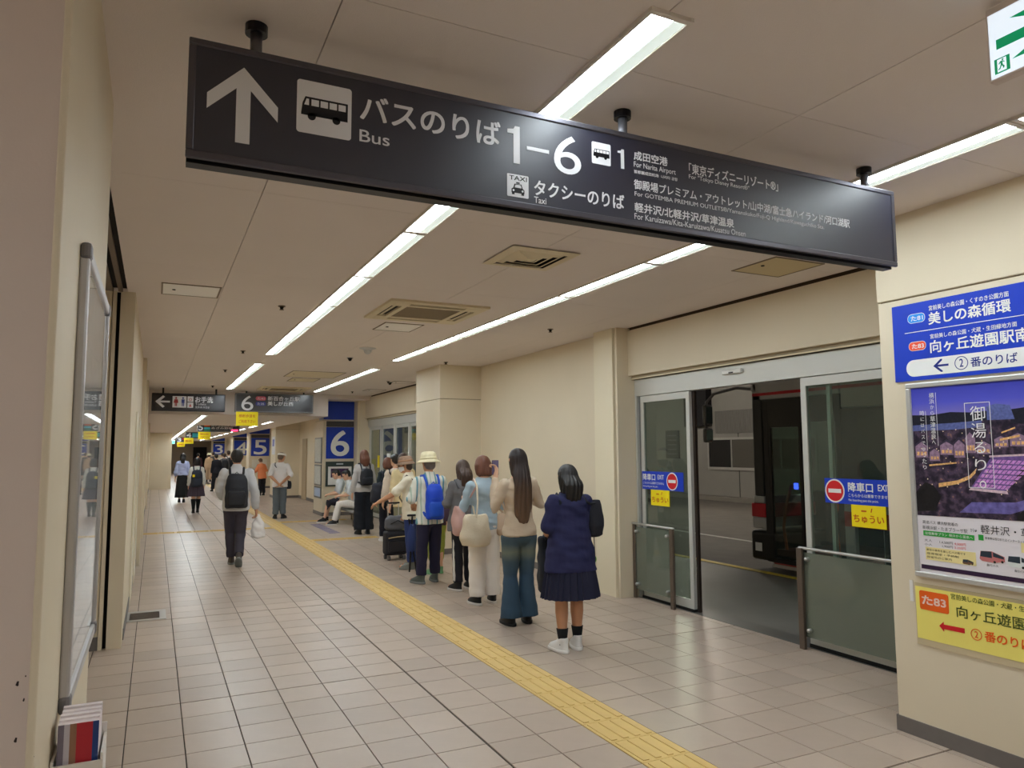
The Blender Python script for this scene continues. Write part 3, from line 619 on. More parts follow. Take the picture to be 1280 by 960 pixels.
for u, v, w, hh in ((-2.84, 1.60, .075, .09), (-2.755, 1.58, .06, .07), (-2.69, 1.615, .075, .075), (-2.61, 1.60, .06, .10), (-2.545, 1.625, .055, .115), (-2.485, 1.62, .075, .07), (-2.39, 1.655, .07, .06), (-2.31, 1.66, .08, .07), (-2.21, 1.67, .09, .07)):
    ngon('house_picture', [[(u, v), (u + w, v), (u + w, v + hh * .7), (u + w / 2, v + hh), (u, v + hh * .7)]], HW, .0018)
    ngon('house_roof_picture', [[(u - .006, v + hh * .66), (u + w / 2, v + hh * .98), (u + w + .006, v + hh * .66), (u + w + .006, v + hh * .78), (u + w / 2, v + hh * 1.14), (u - .006, v + hh * .78)]], HR, .0021)
    ngon('house_lights_picture', [[(u + w * q, v + hh * .12), (u + w * (q + .2), v + hh * .12), (u + w * (q + .2), v + hh * .36), (u + w * q, v + hh * .36)] for q in (.12, .42, .70)], HG, .0023)
ngon('picture', [[(-2.53, 1.435), (-2.41, 1.605), (-2.09, 1.615), (-2.09, 1.54), (-2.25, 1.565), (-2.34, 1.425)]], M('poster_violet_deck', (112, 84, 150), .3, var=.4, vs=50), .0019)
cells_ = []
for i in range(9):
    for j in range(6):
        f = lambda a, b: (-2.52 + .18 * a + .118 * b + .05 * a * b, 1.44 - .008 * a + .155 * b)
        a0, b0 = i / 9, j / 6; cells_.append([f(a0 + .012, b0 + .02), f(a0 + .095, b0 + .02), f(a0 + .095, b0 + .14), f(a0 + .012, b0 + .14)])
ngon('pool_picture', cells_, M('poster_purple_pool', (206, 142, 214), .3, var=.4, vs=60), .0024)
ngon('picture', [[(-2.54, 1.425), (-2.53, 1.437), (-2.34, 1.428), (-2.335, 1.412)], [(-2.42, 1.612), (-2.09, 1.628), (-2.09, 1.618), (-2.42, 1.602)]], M('poster_pale_stone', (216, 190, 200), .3, var=.3, vs=60), .0026)
ngon('picture', [[(-2.71, 1.455), (-2.6, 1.475), (-2.53, 1.505), (-2.49, 1.545), (-2.5, 1.515), (-2.53, 1.485), (-2.6, 1.455), (-2.71, 1.432)], [(-2.76, 1.56), (-2.6, 1.575), (-2.6, 1.567), (-2.76, 1.55)], [(-2.36, 1.70), (-2.26, 1.72), (-2.26, 1.708), (-2.36, 1.688)], [(-2.35, 1.735), (-2.28, 1.76), (-2.28, 1.752), (-2.35, 1.727)]], HG, .0024)
ngon('picture', [[(-2.60, 1.30), (-2.53, 1.36), (-2.3, 1.372), (-2.22, 1.40), (-2.2, 1.36), (-2.33, 1.31)]], M('poster_lilac_steps', (104, 96, 160), .3, var=.6, vs=30), .0016)
ngon('picture', [[(-2.85, 1.40), (-2.79, 1.46), (-2.74, 1.44), (-2.70, 1.38), (-2.74, 1.30), (-2.85, 1.29)], [(-2.3, 1.30), (-2.24, 1.36), (-2.16, 1.38), (-2.09, 1.36), (-2.09, 1.285), (-2.3, 1.28)]], M('poster_dark_trees', (22, 22, 28), .3, var=.6, vs=60), .002)
for k in range(46): random.seed(k); u, v = -2.83 + random.random() * .72, 1.40 + random.random() * .36; ngon('lamp_picture', [[(u + .0035 * math.cos(q * 1.05), v + .0035 * math.sin(q * 1.05)) for q in range(6)]], M('poster_lamp_white', (250, 226, 190), .3), .0028)
random.seed(7)
bm = bmesh.new(); u0, u1, v0, v1, e = -2.538, -2.4, 1.438, 1.898, .003
for r in ((u0, u1, v1 - e, v1), (u0, u1, v0, v0 + e), (u0, u0 + e, v0, v1), (u1 - e, u1, v0, v1)): P.rect(bm, *r, .003)
P.rect(bm, -2.7, -2.698, 1.665, 1.968, .003); P.rect(bm, -2.766, -2.764, 1.64, 1.865, .003)
obj('title_box', bm, WHITE, po)
def vtext(s, uc, vtop, size, step, m, bold=.0, l=.0032):
    for k, ch in enumerate(s):
        sm = 0.75 if ch in 'からにへるりはバスでゆっ、。' else 1.0
        if ch == '。': P.text(ch, uc - size * .15, uc + size * .3, vtop - (k + .8) * step, vtop - (k + .35) * step, m, po, l, bold); continue
        P.text(ch, uc - size * .5 * sm, uc + size * .5 * sm, vtop - k * step - size * (.5 + .5 * sm), vtop - k * step - size * (.5 - .5 * sm), m, po, l, bold)
vtext('御湯るり。', -2.468, 1.878, .08, .092, WHITE); vtext('横浜から草津温泉へ', -2.724, 1.968, .03, .0335, WHITE); vtext('時にはバスでゆったり', -2.787, 1.868, .028, .0345, WHITE)
for r in ((-2.82, -2.527, 1.155, 1.183), (-2.505, -2.478, 1.16, 1.19)): obj('caption_band', P.rect(bmesh.new(), *r, .001), M('leaf_green_print', (40, 160, 60), .4), po)
for r in ((-2.812, -2.525, 1.02, 1.092), (-2.29, -2.25, 1.12, 1.17)): obj('caption_band', P.rect(bmesh.new(), *r, .001), M('pale_yellow_print', (240, 224, 160), .4), po)
bm = bmesh.new(); P.rect(bm, -2.842, -2.09, 0.966, 0.99, .001); obj('caption_band', bm, M('plum_print', (52, 28, 62), .4), po)
for s, u0, u1, v0, v1, m in (('高速バス 横浜駅発着の', -2.82, -2.614, 1.222, 1.241, INK), ('新横浜駅・たまプラーザ駅', -2.822, -2.562, 1.19, 1.212, INK), ('から⇔', -2.545, -2.51, 1.2, 1.22, INK), ('軽井沢・草津', -2.49, -2.19, 1.197, 1.243, INK), ('往復乗車プラン 横浜から温泉へ', -2.81, -2.535, 1.161, 1.177, WHITE),
        ('大人', -2.815, -2.77, 1.122, 1.136, INK), ('1,4,500円', -2.725, -2.65, 1.118, 1.134, INK), ('4,500円', -2.64, -2.576, 1.118, 1.134, REDP), ('小人', -2.815, -2.77, 1.1, 1.112, INK), ('1,900円', -2.71, -2.65, 1.098, 1.112, INK), ('2,250円', -2.64, -2.578, 1.098, 1.112, REDP),
        ('車窓の景色を楽しむバス旅です', -2.805, -2.58, 1.07, 1.083, INK), ('座席指定・予約制', -2.805, -2.62, 1.05, 1.063, INK), ('停留所のご案内', -2.805, -2.66, 1.03, 1.043, INK), ('乗車券は窓口またはインターネット', -2.47, -2.27, 1.168, 1.182, INK), ('直行バス', -2.47, -2.41, 1.028, 1.042, INK), ('直行バス', -2.33, -2.28, 1.018, 1.03, INK)): P.text(s, u0, u1, v0, v1, m, po, .002)
def mini_bus(u, v, s, body):
    ngon('bus_picture', [[(u, v + .1 * s), (u + .05 * s, v + .42 * s), (u + .5 * s, v + .45 * s), (u + s, v + .28 * s), (u + s, v + .08 * s), (u + .55 * s, v), (u + .1 * s, v + .02 * s)]], body, .0016)
    ngon('bus_picture', [[(u + .03 * s, v + .2 * s), (u + .07 * s, v + .42 * s), (u + .5 * s, v + .44 * s), (u + .5 * s, v + .18 * s)], [(u + .55 * s, v + .42 * s), (u + .97 * s, v + .27 * s), (u + .97 * s, v + .18 * s), (u + .55 * s, v + .24 * s)]], M('bus_glass_print', (44, 56, 70), .4), .002)
    ngon('bus_picture', [[(u + .60 * s + .05 * s * math.cos(a), v + .03 * s + .05 * s * math.sin(a)) for a in [k * .5236 for k in range(12)]], [(u + .9 * s + .05 * s * math.cos(a), v + .07 * s + .05 * s * math.sin(a)) for a in [k * .5236 for k in range(12)]]], INK, .0024)
mini_bus(-2.505, 1.05, .13, M('bus_white_red_print', (200, 120, 120), .4)); mini_bus(-2.364, 1.04, .13, M('bus_white_print', (222, 226, 226), .4)); mini_bus(-2.6, 1.022, .06, M('brown_print', (120, 84, 60), .4))

yb = thing('route_board', 'yellow laminated route board with a red arrow below the framed poster', 'sign', (4.0, 2.35, 0.54))
obj('sleeve', BX(4.004, 4.012, 1.78, 2.903, 0.53, 0.876), M('clear_beige_sleeve', (206, 190, 156), 0.2), yb)
obj('board', BX(4.002, 4.006, 1.80, 2.897, 0.566, 0.858), M('lemon_board', (244, 230, 120), 0.35), yb)
P = Plane((4.002, 0, 0), (0, -1, 0), (0, 0, 1)); OR = M('orange_print', (240, 100, 24), .4); OL = M('dark_olive_print', (70, 84, 30), .4)
bm = bmesh.new(); P.rect(bm, -2.873, -2.70, .732, .838, .001, r=.012); obj('route_pill', bm, OR, yb)
bm = bmesh.new(); P.poly(bm, [(-2.762, .659), (-2.735, .686), (-2.735, .671), (-2.617, .674), (-2.617, .647), (-2.735, .646), (-2.735, .631)]); obj('arrow', bm, REDP, yb)
for s, u0, u1, v0, v1, m, b in (('た83', -2.857, -2.717, .764, .812, M('pale_pink_print', (250, 214, 200), .4), .03), ('宮前美しの森公園・犬蔵・生田緑地方面', -2.684, -2.15, .82, .85, OL, .006), ('向ヶ丘遊園駅南口', -2.656, -2.08, .728, .79, OL, .01), ('番のりば', -2.51, -2.27, .632, .684, OR, .02), ('2', -2.563, -2.545, .638, .672, OR, .01)): P.text(s, u0, u1, v0, v1, m, yb, .002, b)
bm = bmesh.new(); P.ring(bm, -2.554, .655, .026, .03, .002); obj('number_ring', bm, OR, yb)
tp = tag(obj('tape_strip', BX(4.006, 4.009, 2.914, 2.936, 0.765, 0.885), M('white_tape', (236, 232, 226), .4)), 'short white tape strip beside the yellow route board', 'tape')

# ---- stickers on the door leaves
def exit_sticker(label, y0, y1, cy, flip):
    t = thing('exit_sticker', label, 'sign', (5.0, (y0 + y1) / 2, 1.21))
    obj('film', BX(4.999, 5.003, y0, y1, 1.212, 1.412), BLUEP, t)
    P = Plane((4.999, 0, 0), (0, -1, 0), (0, 0, 1))
    bm = bmesh.new(); P.disc(bm, -cy, 1.312, .095, .001); obj('no_entry_disc', bm, WHITE, t)
    bm = bmesh.new(); P.disc(bm, -cy, 1.312, .083, .002); obj('no_entry_disc', bm, REDP, t)
    bm = bmesh.new(); P.rect(bm, -cy - .062, -cy + .062, 1.296, 1.328, .003); obj('no_entry_bar', bm, WHITE, t)
    a = -y1 + .02 if flip else -cy + .13
    P.text('降車口', a, a + .225, 1.312, 1.385, WHITE, t, .002, .02); P.text('EXIT', a + .27, a + .38, 1.328, 1.376, WHITE, t, .002, .01)
    P.text('こちらからは乗車できません', a, a + .38, 1.27, 1.297, WHITE, t, .002, .008); P.text('No boarding past this point.', a, a + .27, 1.232, 1.256, WHITE, t, .002, .004)
exit_sticker('blue exit sticker with no entry disc on the narrow far door leaf', 6.20, 6.925, 6.385, True)
exit_sticker('blue exit sticker with no entry disc on the wide near door leaf', 3.65, 4.385, 4.285, False)
def caution(label, y0, y1):
    t = thing('caution_sticker', label, 'sign', (5.0, (y0 + y1) / 2, 1.03)); P = Plane((4.998, 0, 0), (0, -1, 0), (0, 0, 1)); w = y1 - y0
    obj('film', BX(4.998, 5.004, y0, y1, 1.04, 1.212), YELP, t)
    P.text('ちゅうい', -y1 + w * .06, -y0 - w * .06, 1.075, 1.135, M('orange_brown_print', (206, 96, 20), .4), t, .001, .02)
    bm = bmesh.new(); P.poly(bm, [(-y1 + w * .3, 1.16), (-y1 + w * .3, 1.172), (-y1 + w * .45, 1.172), (-y1 + w * .45, 1.16)]); P.poly(bm, [(-y1 + w * .6, 1.19), (-y1 + w * .63, 1.19), (-y1 + w * .6, 1.16), (-y1 + w * .57, 1.16)]); obj('mark', bm, M('orange_brown_print'), t)
caution('yellow caution sticker on the narrow far door leaf', 6.44, 6.765); caution('yellow caution sticker on the wide near door leaf', 3.828, 4.135)

# ---- platform pillars with big numerals
BLP = M('platform_blue', (28, 62, 178), 0.3)
def platform(num, x0, x1, y, label):
    t = thing('platform_sign', label, 'sign', ((x0 + x1) / 2, y - .02, 1.46)); P = Plane((0, y - .016, 0), (1, 0, 0), (0, 0, 1))
    obj('panel', BX(x0 + .07, x1, y - .016, y - .004, 1.465, 2.285), BLP, t)
    obj('top_panel', BX(x0 - .012, x1, y - .016, y - .004, 2.48, 2.955), BLP, t)
    obj('side_panel', BX(x0 - .014, x0 - .004, y - .016, y + .5, 2.48, 2.955), M('blue_with_reflection', (150, 164, 206), .3), t)  # platform blue, paled in its colour to show light reflected there
    obj('black_band', BX(x0 + .07, x1, y - .012, y - .004, 2.295, 2.44), M('slate_band', (70, 66, 66), .4), t)
    P.text(num, x0 + .2, x1 - .13, 1.54, 2.19, WHITE, t, .002, .012)
    return P, t
P, t6 = platform('6', 3.92, 4.71, 19.3, 'blue platform panel with a large white 6 on the pillar')
n6 = thing('framed_notice', 'dark framed notice with a purple picture under the blue 6 panel', 'notice', (4.35, 19.28, .75))
obj('frame', BX(3.99, 4.715, 19.275, 19.297, .75, 1.39), M('dark_green_frame', (58, 70, 68), .4), n6); obj('sheet', BX(4.05, 4.66, 19.272, 19.276, .79, 1.26), WHITE, n6)
obj('picture', BX(4.12, 4.58, 19.269, 19.273, .98, 1.21), M('purple_picture', (72, 44, 84), .4, var=.4, vs=14), n6); obj('mark', BX(4.26, 4.44, 19.272, 19.276, 1.31, 1.345), M('pale_mark', (200, 210, 214), .4), n6)
for z0, z1, l in ((1.34, 2.02, 'tall timetable board on the walkway face of pillar 6, upper one'), (.76, 1.31, 'timetable board on the walkway face of pillar 6, middle one'), (.44, .74, 'small pale notice on the walkway face of pillar 6, lowest one')):
    t = thing('timetable_board', l, 'notice', (3.9, 19.85, z0)); obj('frame', BX(3.895, 3.913, 19.42, 20.28, z0, z1), M('grey_board_frame', (120, 122, 122), .4), t)
    obj('sheet', BX(3.892, 3.896, 19.47, 20.23, z0 + .04, z1 - .04), M('timetable_paper', (206, 208, 204), .5, var=.15, vs=12) if z0 > .5 else M('pale_blue_notice', (176, 196, 226), .5), t)
platform('5', 3.88, 4.75, 35.5, 'blue platform panel with a white 5 on the far pillar'); platform('4', 3.88, 4.75, 43.6, 'blue platform panel with a white 4 on a pillar beyond 5'); platform('3', 3.88, 4.75, 59.8, 'blue platform panel with a white 3 near the end wall')
n5 = thing('notice_board', 'pale notices under the blue 5 panel', 'notice', (4.3, 35.47, .4)); obj('sheet', BX(4.0, 4.66, 35.46, 35.488, .95, 1.3), M('pale_notice', (226, 220, 206), .5), n5); obj('tray', BX(3.95, 4.7, 35.4, 35.49, .8, .86), M('grey_tray', (150, 148, 146), .5), n5)
t = thing('parking_notice', 'narrow white notice on the pillar behind the old man', 'notice', (3.87, 27.8, 1.6)); P = Plane((3.872, 0, 0), (0, -1, 0), (0, 0, 1))
obj('sheet', BX(3.866, 3.875, 27.5, 28.2, 1.55, 2.2), M('white_notice', (220, 222, 230), .4), t); obj('emblem', BX(3.862, 3.867, 27.65, 28.05, 1.85, 2.1), M('blue_emblem', (60, 80, 190), .4), t)

# ---- hanging signs down the hall
def hsign(label, x0, x1, y, z0, z1, zc, rods, casing=SIGNE, face=SIGNF):
    t = thing('hanging_sign', label, 'sign', ((x0 + x1) / 2, y, z0))
    obj('casing', BX(x0, x1, y - .06, y + .06, z0, z1, .008, 1), casing, t); obj('face', BX(x0 + .03, x1 - .03, y - .064, y - .058, z0 + .03, z1 - .03), face, t)
    for x in rods: obj('rod', CY((x, y, z1 - .01), (x, y, zc), .02, n=10), BLACKM, t)
    return t, Plane((0, y - .064, 0), (1, 0, 0), (0, 0, 1))
t, P = hsign('dark hanging restroom sign with a pale arrow', -.1, 1.39, 17.75, 2.55, 2.94, H, (.12, 1.2), SIGNE, M('brown_black_face', (40, 34, 38), .25, spec=.6))
bm = bmesh.new(); P.poly(bm, [(-.03, 2.755), (.12, 2.89), (.16, 2.86), (.07, 2.775), (.26, 2.775), (.26, 2.735), (.07, 2.735), (.16, 2.65), (.12, 2.62)]); obj('arrow', bm, SW, t)
for r in ((.31, .59, 2.63, 2.88), (.61, .73, 2.76, 2.88), (.61, .73, 2.63, 2.745)): obj('pictogram', P.rect(bmesh.new(), *r), SW, t)
def figure(P, u, v, s, m, parent, dress):
    bm = bmesh.new(); P.disc(bm, u, v + s * .9, s * .1, .002, 12)
    P.poly(bm, [(u - s * .16, v + s * .76), (u + s * .16, v + s * .76), (u + s * (.24 if dress else .15), v + s * .36), (u - s * (.24 if dress else .15), v + s * .36)], .002); P.rect(bm, u - s * .11, u - s * .02, v, v + s * .37, .002); P.rect(bm, u + s * .02, u + s * .11, v, v + s * .37, .002); obj('pictogram', bm, m, parent)
figure(P, .38, 2.66, .2, M('dull_red_print', (180, 70, 70), .4), t, True); figure(P, .52, 2.66, .2, M('dull_blue_print', (50, 70, 150), .4), t, False)
obj('ring_mark', P.ring(bmesh.new(), .67, 2.81, .02, .03, .002), M('dull_red_print'), t); obj('family_mark', P.poly(bmesh.new(), [(.64, 2.65), (.7, 2.65), (.67, 2.72)], .002), M('dull_red_print'), t)
P.text('お手洗', .77, 1.13, 2.75, 2.88, SW, t, .001, .02); P.text('Toilets', .77, .99, 2.69, 2.74, SW, t, .001); P.text('洗手间 화장실', .77, 1.06, 2.62, 2.67, SW, t, .001)
t, P = hsign('dark hanging platform 6 sign with two route names', 1.62, 3.39, 18.0, 2.565, 3.01, H, (1.87, 3.17), M('glossy_grey_casing', (120, 120, 122), .25, metal=.3), M('charcoal_face', (66, 66, 70), .22, spec=.6))
P.text('6', 1.76, 2.02, 2.605, 2.95, SW, t, .001, .0); 
for v0, v1, m in ((2.845, 2.94, M('rose_pill', (206, 90, 110), .4)), (2.72, 2.815, M('navy_pill', (50, 52, 130), .4))): bm = bmesh.new(); P.rect(bm, 2.07, 2.3, v0, v1, .001, r=.045); obj('route_pill', bm, m, t)
P.text('新百合ヶ丘駅', 2.34, 3.07, 2.85, 2.95, SW, t, .001, .015); P.text('美しが丘西', 2.34, 2.92, 2.73, 2.83, SW, t, .001, .015); P.text('た41', 2.11, 2.26, 2.865, 2.92, SW, t, .002); P.text('た35', 2.11, 2.26, 2.74, 2.795, SW, t, .002)
bm = bmesh.new(); P.rect(bm, 3.11, 3.33, 2.6, 2.69); obj('time_display', bm, M('dark_display', (34, 32, 36), .3), t)
def ysign(label, x0, x1, y, z0, z1, lines):
    t = thing('caution_plate', label, 'sign', ((x0 + x1) / 2, y, z0)); obj('plate', BX(x0, x1, y - .075, y - .066, z0, z1), YELP, t); P = Plane((0, y - .075, 0), (1, 0, 0), (0, 0, 1))
    obj('bracket', BX(x0 + .05, x1 - .05, y - .07, y - .03, z1 - .03, z1 + .02), M('grey_rod'), t)
    for k, s in enumerate(lines): h = (z1 - z0) / (len(lines) * 1.9 + .6); v = z1 - h * (1.3 + 1.7 * k); P.text(s, x0 + .06, x1 - .06, v - h * .5, v + h * .5, M('orange_brown_print'), t, .001, .01)
ysign('yellow caution plate hanging under the nearest platform sign', 1.65, 2.13, 18.0, 2.25, 2.575, ('横断歩道を', 'ご利用下さい'))
t, P = hsign('dark hanging platform 5 sign with a red display', 1.22, 2.52, 26, 2.31, 2.60, 2.52, (), M('glossy_grey_casing'), M('charcoal_face'))
P.text('5', 1.26, 1.38, 2.36, 2.55, SW, t, .001, .01); 
for v, m in ((2.51, M('orange_print')), (2.43, M('cyan_print', (60, 190, 210), .4)), (2.36, M('green_print', (40, 120, 90), .4))): bm = bmesh.new(); P.rect(bm, 1.42, 1.6, v - .03, v + .03); obj('route_pill', bm, m, t)
P.text('向ヶ丘遊園駅南口', 1.64, 2.4, 2.48, 2.55, SW, t, .001, .01); P.text('あざみ野駅', 1.64, 2.3, 2.4, 2.47, SW, t, .001, .01); bm = bmesh.new(); P.rect(bm, 2.25, 2.46, 2.335, 2.39); obj('time_display', bm, M('red_display', (255, 50, 90), .4, emit=1.2), t)
ysign('second yellow caution plate, under the sign with a red display', 1.25, 1.62, 26, 2.06, 2.31, ('横断歩道を', 'ご利用下さい'))
t, P = hsign('small hanging platform 4 sign with a cyan panel', 1.18, 1.9, 35, 2.26, 2.52, 2.52, ()); P.text('4', 1.22, 1.4, 2.29, 2.49, SW, t, .001, .01); bm = bmesh.new(); P.rect(bm, 1.45, 1.8, 2.3, 2.48); obj('route_panel', bm, M('cyan_print'), t)
ysign('third yellow caution plate, under the sign with a cyan panel', 1.12, 1.5, 35, 2.02, 2.27, ('横断歩道を',))
t, P = hsign('small hanging platform 3 sign in the far hall', 1.05, 1.6, 45, 2.2, 2.48, 2.52, ()); P.text('3', 1.1, 1.3, 2.23, 2.45, SW, t, .001, .01); bm = bmesh.new(); P.rect(bm, 1.35, 1.55, 2.34, 2.44); obj('route_panel', bm, REDP, t)
ysign('farthest yellow caution plate, small beside the green exit light', 1.1, 1.5, 45, 1.96, 2.21, ('横断歩道を',))
t, P = hsign('small green exit light at the corner of the far hall', .72, 1.14, 52, 2.18, 2.42, 2.52, (.93,), WHITE, M('teal_lit_face', (40, 190, 160), .4, emit=1.1)); bm = bmesh.new(); P.poly(bm, [(.80, 2.3), (.88, 2.37), (.88, 2.32), (1.04, 2.32), (1.04, 2.28), (.88, 2.28), (.88, 2.23)]); obj('arrow', bm, WHITE, t)
for x0, x1, z0, z1, y, l, m in ((4.86, 5.0, 1.15, 1.45, 18.72, 'yellow paper on the cream post by gate 6', YELP), ): 
    tag(obj('paper_notice', BX(4.9 - .03, 4.99, y, y + .01, z0, z1), m), l, 'notice')
tag(obj('paper_notice', BX(4.99, 4.997, 16.85, 17.15, 1.25, 1.6), WHITE), 'white paper notice on the gate 6 door glass', 'notice')
tag(obj('paper_notice', BX(4.99, 4.997, 17.8, 17.98, 1.25, 1.55), YELP), 'yellow paper notice on the gate 6 door leaf', 'notice')

# ---- noticeboard case and brochure rack on the near wall
nc = thing('notice_case', 'glazed aluminium notice case on the near beige wall', 'notice case', (-.19, 2.75, .98))
a, b, c, d, w = 2.25, 3.22, .985, 2.215, .036
bm = bmesh.new()
for y0, y1, z0, z1 in ((a, b, d - w, d), (a, b, c, c + w), (a, a + w, c + w, d - w), (b - w, b, c + w, d - w)): box(bm, -.2, -.176, y0, y1, z0, z1, .006)
obj('frame', bm, M('case_aluminium', (190, 188, 190), .3, metal=.6), nc)
for y in (a + .02, b - .02):
    for z in (c + .02, d - .02): obj('corner_cap', BX(-.2, -.172, y - .024, y + .024, z - .024, z + .024, .01), M('grey_plastic_cap', (120, 116, 118), .4), nc)
obj('sheet', BX(-.197, -.193, a + w, b - w, c + w, d - w), M('printed_notice', (214, 214, 220), .5, var=.2, vs=14), nc); obj('glass_pane', BX(-.186, -.183, a + w, b - w, c + w, d - w), glass('case_glass', (246, 248, 248), .05, (200, 205, 205)), nc)
rk = thing('brochure_rack', 'white brochure pocket on the near beige wall under the notice case', 'rack', (-.14, 2.16, .6))
bm = bmesh.new(); box(bm, -.197, -.087, 2.10, 2.106, .6, .91); box(bm, -.197, -.191, 2.106, 2.26, .6, .92); box(bm, -.093, -.087, 2.106, 2.26, .6, .925); box(bm, -.197, -.087, 2.254, 2.26, .6, .95); box(bm, -.191, -.093, 2.106, 2.254, .6, .606)
obj('pocket', bm, M('white_acrylic', (232, 226, 220), .35), rk)
for k, (rgb, l) in enumerate((((176, 44, 56), 'red brochure at the front of the white pocket'), ((238, 226, 230), 'second brochure from the front of the white pocket'), ((214, 200, 216), 'third brochure from the front of the white pocket'), ((236, 226, 226), 'fourth brochure from the front of the white pocket'), ((226, 214, 220), 'fifth brochure from the front of the white pocket'), ((210, 220, 240), 'rearmost brochure in the white pocket'))):
    t = thing('brochure', l, 'brochure', (-.14, 2.125 + k * .022, .61)); y = 2.112 + k * .022
    obj('pages', BX(-.185, -.099, y + .002, y + .019, .612, 1.0 + .004 * (k % 3)), M('brochure_paper', (240, 230, 232), .6), t)
    if k == 0:
        for x0, x1, c in ((-.185, -.172, (120, 112, 128)), (-.172, -.160, (196, 190, 200)), (-.160, -.146, (150, 112, 90)), (-.146, -.112, (186, 44, 58)), (-.112, -.099, (36, 66, 130))): obj('cover_stripe', BX(x0, x1, y, y + .002, .612, 1.0), M('cover_%d_%d' % (c[0], c[1]), c, .35), t)
    else: obj('cover', BX(-.185, -.099, y, y + .002, .612, 1.0), M('cover_%d_%d' % (rgb[0], rgb[1]), rgb, .35), t)
# ================================================================ THE BUS TERMINAL OUTSIDE
ASPH = M('worn_asphalt', (104, 98, 92), 0.75, var=0.15, vs=3, bump=0.1, bs=120)
bm = bmesh.new(); v = [bm.verts.new(p) for p in ((5.0, -10, -.012), (7.4, -10, -.012), (20.8, -10, -.25), (20.8, 46, -.25), (7.4, 46, -.012), (5.0, 46, -.012))]; bm.faces.new((v[0], v[1], v[4], v[5])); bm.faces.new((v[1], v[2], v[3], v[4]))
b2 = bmesh.ops.extrude_face_region(bm, geom=bm.faces[:]); bmesh.ops.translate(bm, vec=(0, 0, -.3), verts=[e for e in b2['geom'] if isinstance(e, bmesh.types.BMVert)])
gnd = struct('ground', bm, ASPH)
obj('pavement', BX(5.2, 7.38, -10, 46, -.05, -.004), M('smooth_concrete', (122, 118, 112), 0.5, var=0.12, vs=1.2), gnd)
def lane(x, w, m, nm):
    z = -.012 - max(0, x - 7.4) * .01776; bm = bmesh.new(); box(bm, x, x + w, -10, 46, z - .01, z + .004); obj(nm, bm, m, gnd)
lane(7.46, .12, M('yellow_road_paint', (222, 196, 60), .5, var=.1, vs=20), 'yellow_line'); lane(10.0, .12, M('white_road_paint', (190, 188, 182), .5, var=.1, vs=20), 'white_line')
obj('kerb', BX(18.6, 19.0, -10, 46, -.3, -.06), M('pale_kerb', (128, 122, 114), .7), gnd)
tw = struct('wall_terminal', BX(20.5, 20.9, -10, 46, -.3, 4.6), M('grey_terminal_wall', (150, 146, 140), .7, var=.08, vs=.8))
for y in range(-8, 46, 3): obj('joint_strip', BX(20.485, 20.5, y, y + .03, -.25, 2.5), M('dark_joint', (84, 82, 80), .8), tw)
bm = bmesh.new()
for k in range(40): box(bm, 20.44, 20.5, 20.3 + k * .075, 20.345 + k * .075, 2.3, 3.2)
obj('ribbed_cladding', bm, M('grey_cladding', (140, 136, 132), .6), tw)
struct('trim_12', BX(20.2, 20.5, 23.5, 24.9, 2.62, 4.6), M('black_soffit', (26, 24, 26), .8))
w1 = struct('window_1', frame_ring(20.44, 18.2, 23.75, .84, 2.13, .07, .06), M('pale_window_frame', (176, 172, 166), .5))
for y in (19.8, 21.0, 22.35): obj('mullion', BX(20.44, 20.5, y, y + .05, .9, 2.08), M('pale_window_frame'), w1)
for k, (y0, y1) in enumerate(((18.27, 19.8), (19.85, 21.0), (21.05, 22.35), (22.4, 23.68))): obj('pane', BX(20.47, 20.48, y0, y1, .93, 2.06), M('dark_pane', (40, 40, 42), .15) if k % 2 else M('dim_pane', (96, 92, 86), .2), w1)
bd_ = thing('wall_board', 'dark notice board on the grey wall across the bus lane', 'notice', (20.45, 26, 1.3)); obj('panel', BX(20.44, 20.5, 25.6, 26.5, 1.28, 2.5), M('dark_board', (52, 54, 58), .5), bd_)
for k in range(5): obj('text_row', BX(20.435, 20.44, 25.75, 26.35, 1.45 + k * .2, 1.5 + k * .2), M('grey_row', (110, 112, 114), .5), bd_)
struct('ceiling_terminal', BX(5.4, 21, -10, 46, 4.6, 4.8), M('dark_concrete_soffit', (90, 88, 86), .9)); struct('wall_terminal_end', BX(5.4, 21, 46, 46.3, -.3, 4.8), M('grey_terminal_wall')); struct('wall_terminal_start', BX(5.4, 21, -10.3, -10, -.3, 4.8), M('grey_terminal_wall'))
struct('wall_over_entrance', BX(5.35, 5.45, -10, 46, 2.9, 4.7), M('grey_terminal_wall'))
for k, y in enumerate((-4, 3, 10, 17, 24, 32, 40)):  # unseen lamps, added to light the bus lane
    t = thing('added_terminal_lamp', 'added tube lamp over the bus lane, %s of its row' % ORD[k], 'light', (13.5, y, 4.5), 0, 'added bus lane lamps')
    obj('housing', BX(13.35, 13.65, y - .65, y + .65, 4.52, 4.6), M('light_frame'), t); obj('tube', TB([(13.5, y - .6, 4.49), (13.5, y + .6, 4.49)], .03, 8), M('added_terminal_tube', (255, 246, 230), .5, emit=OUT), t)

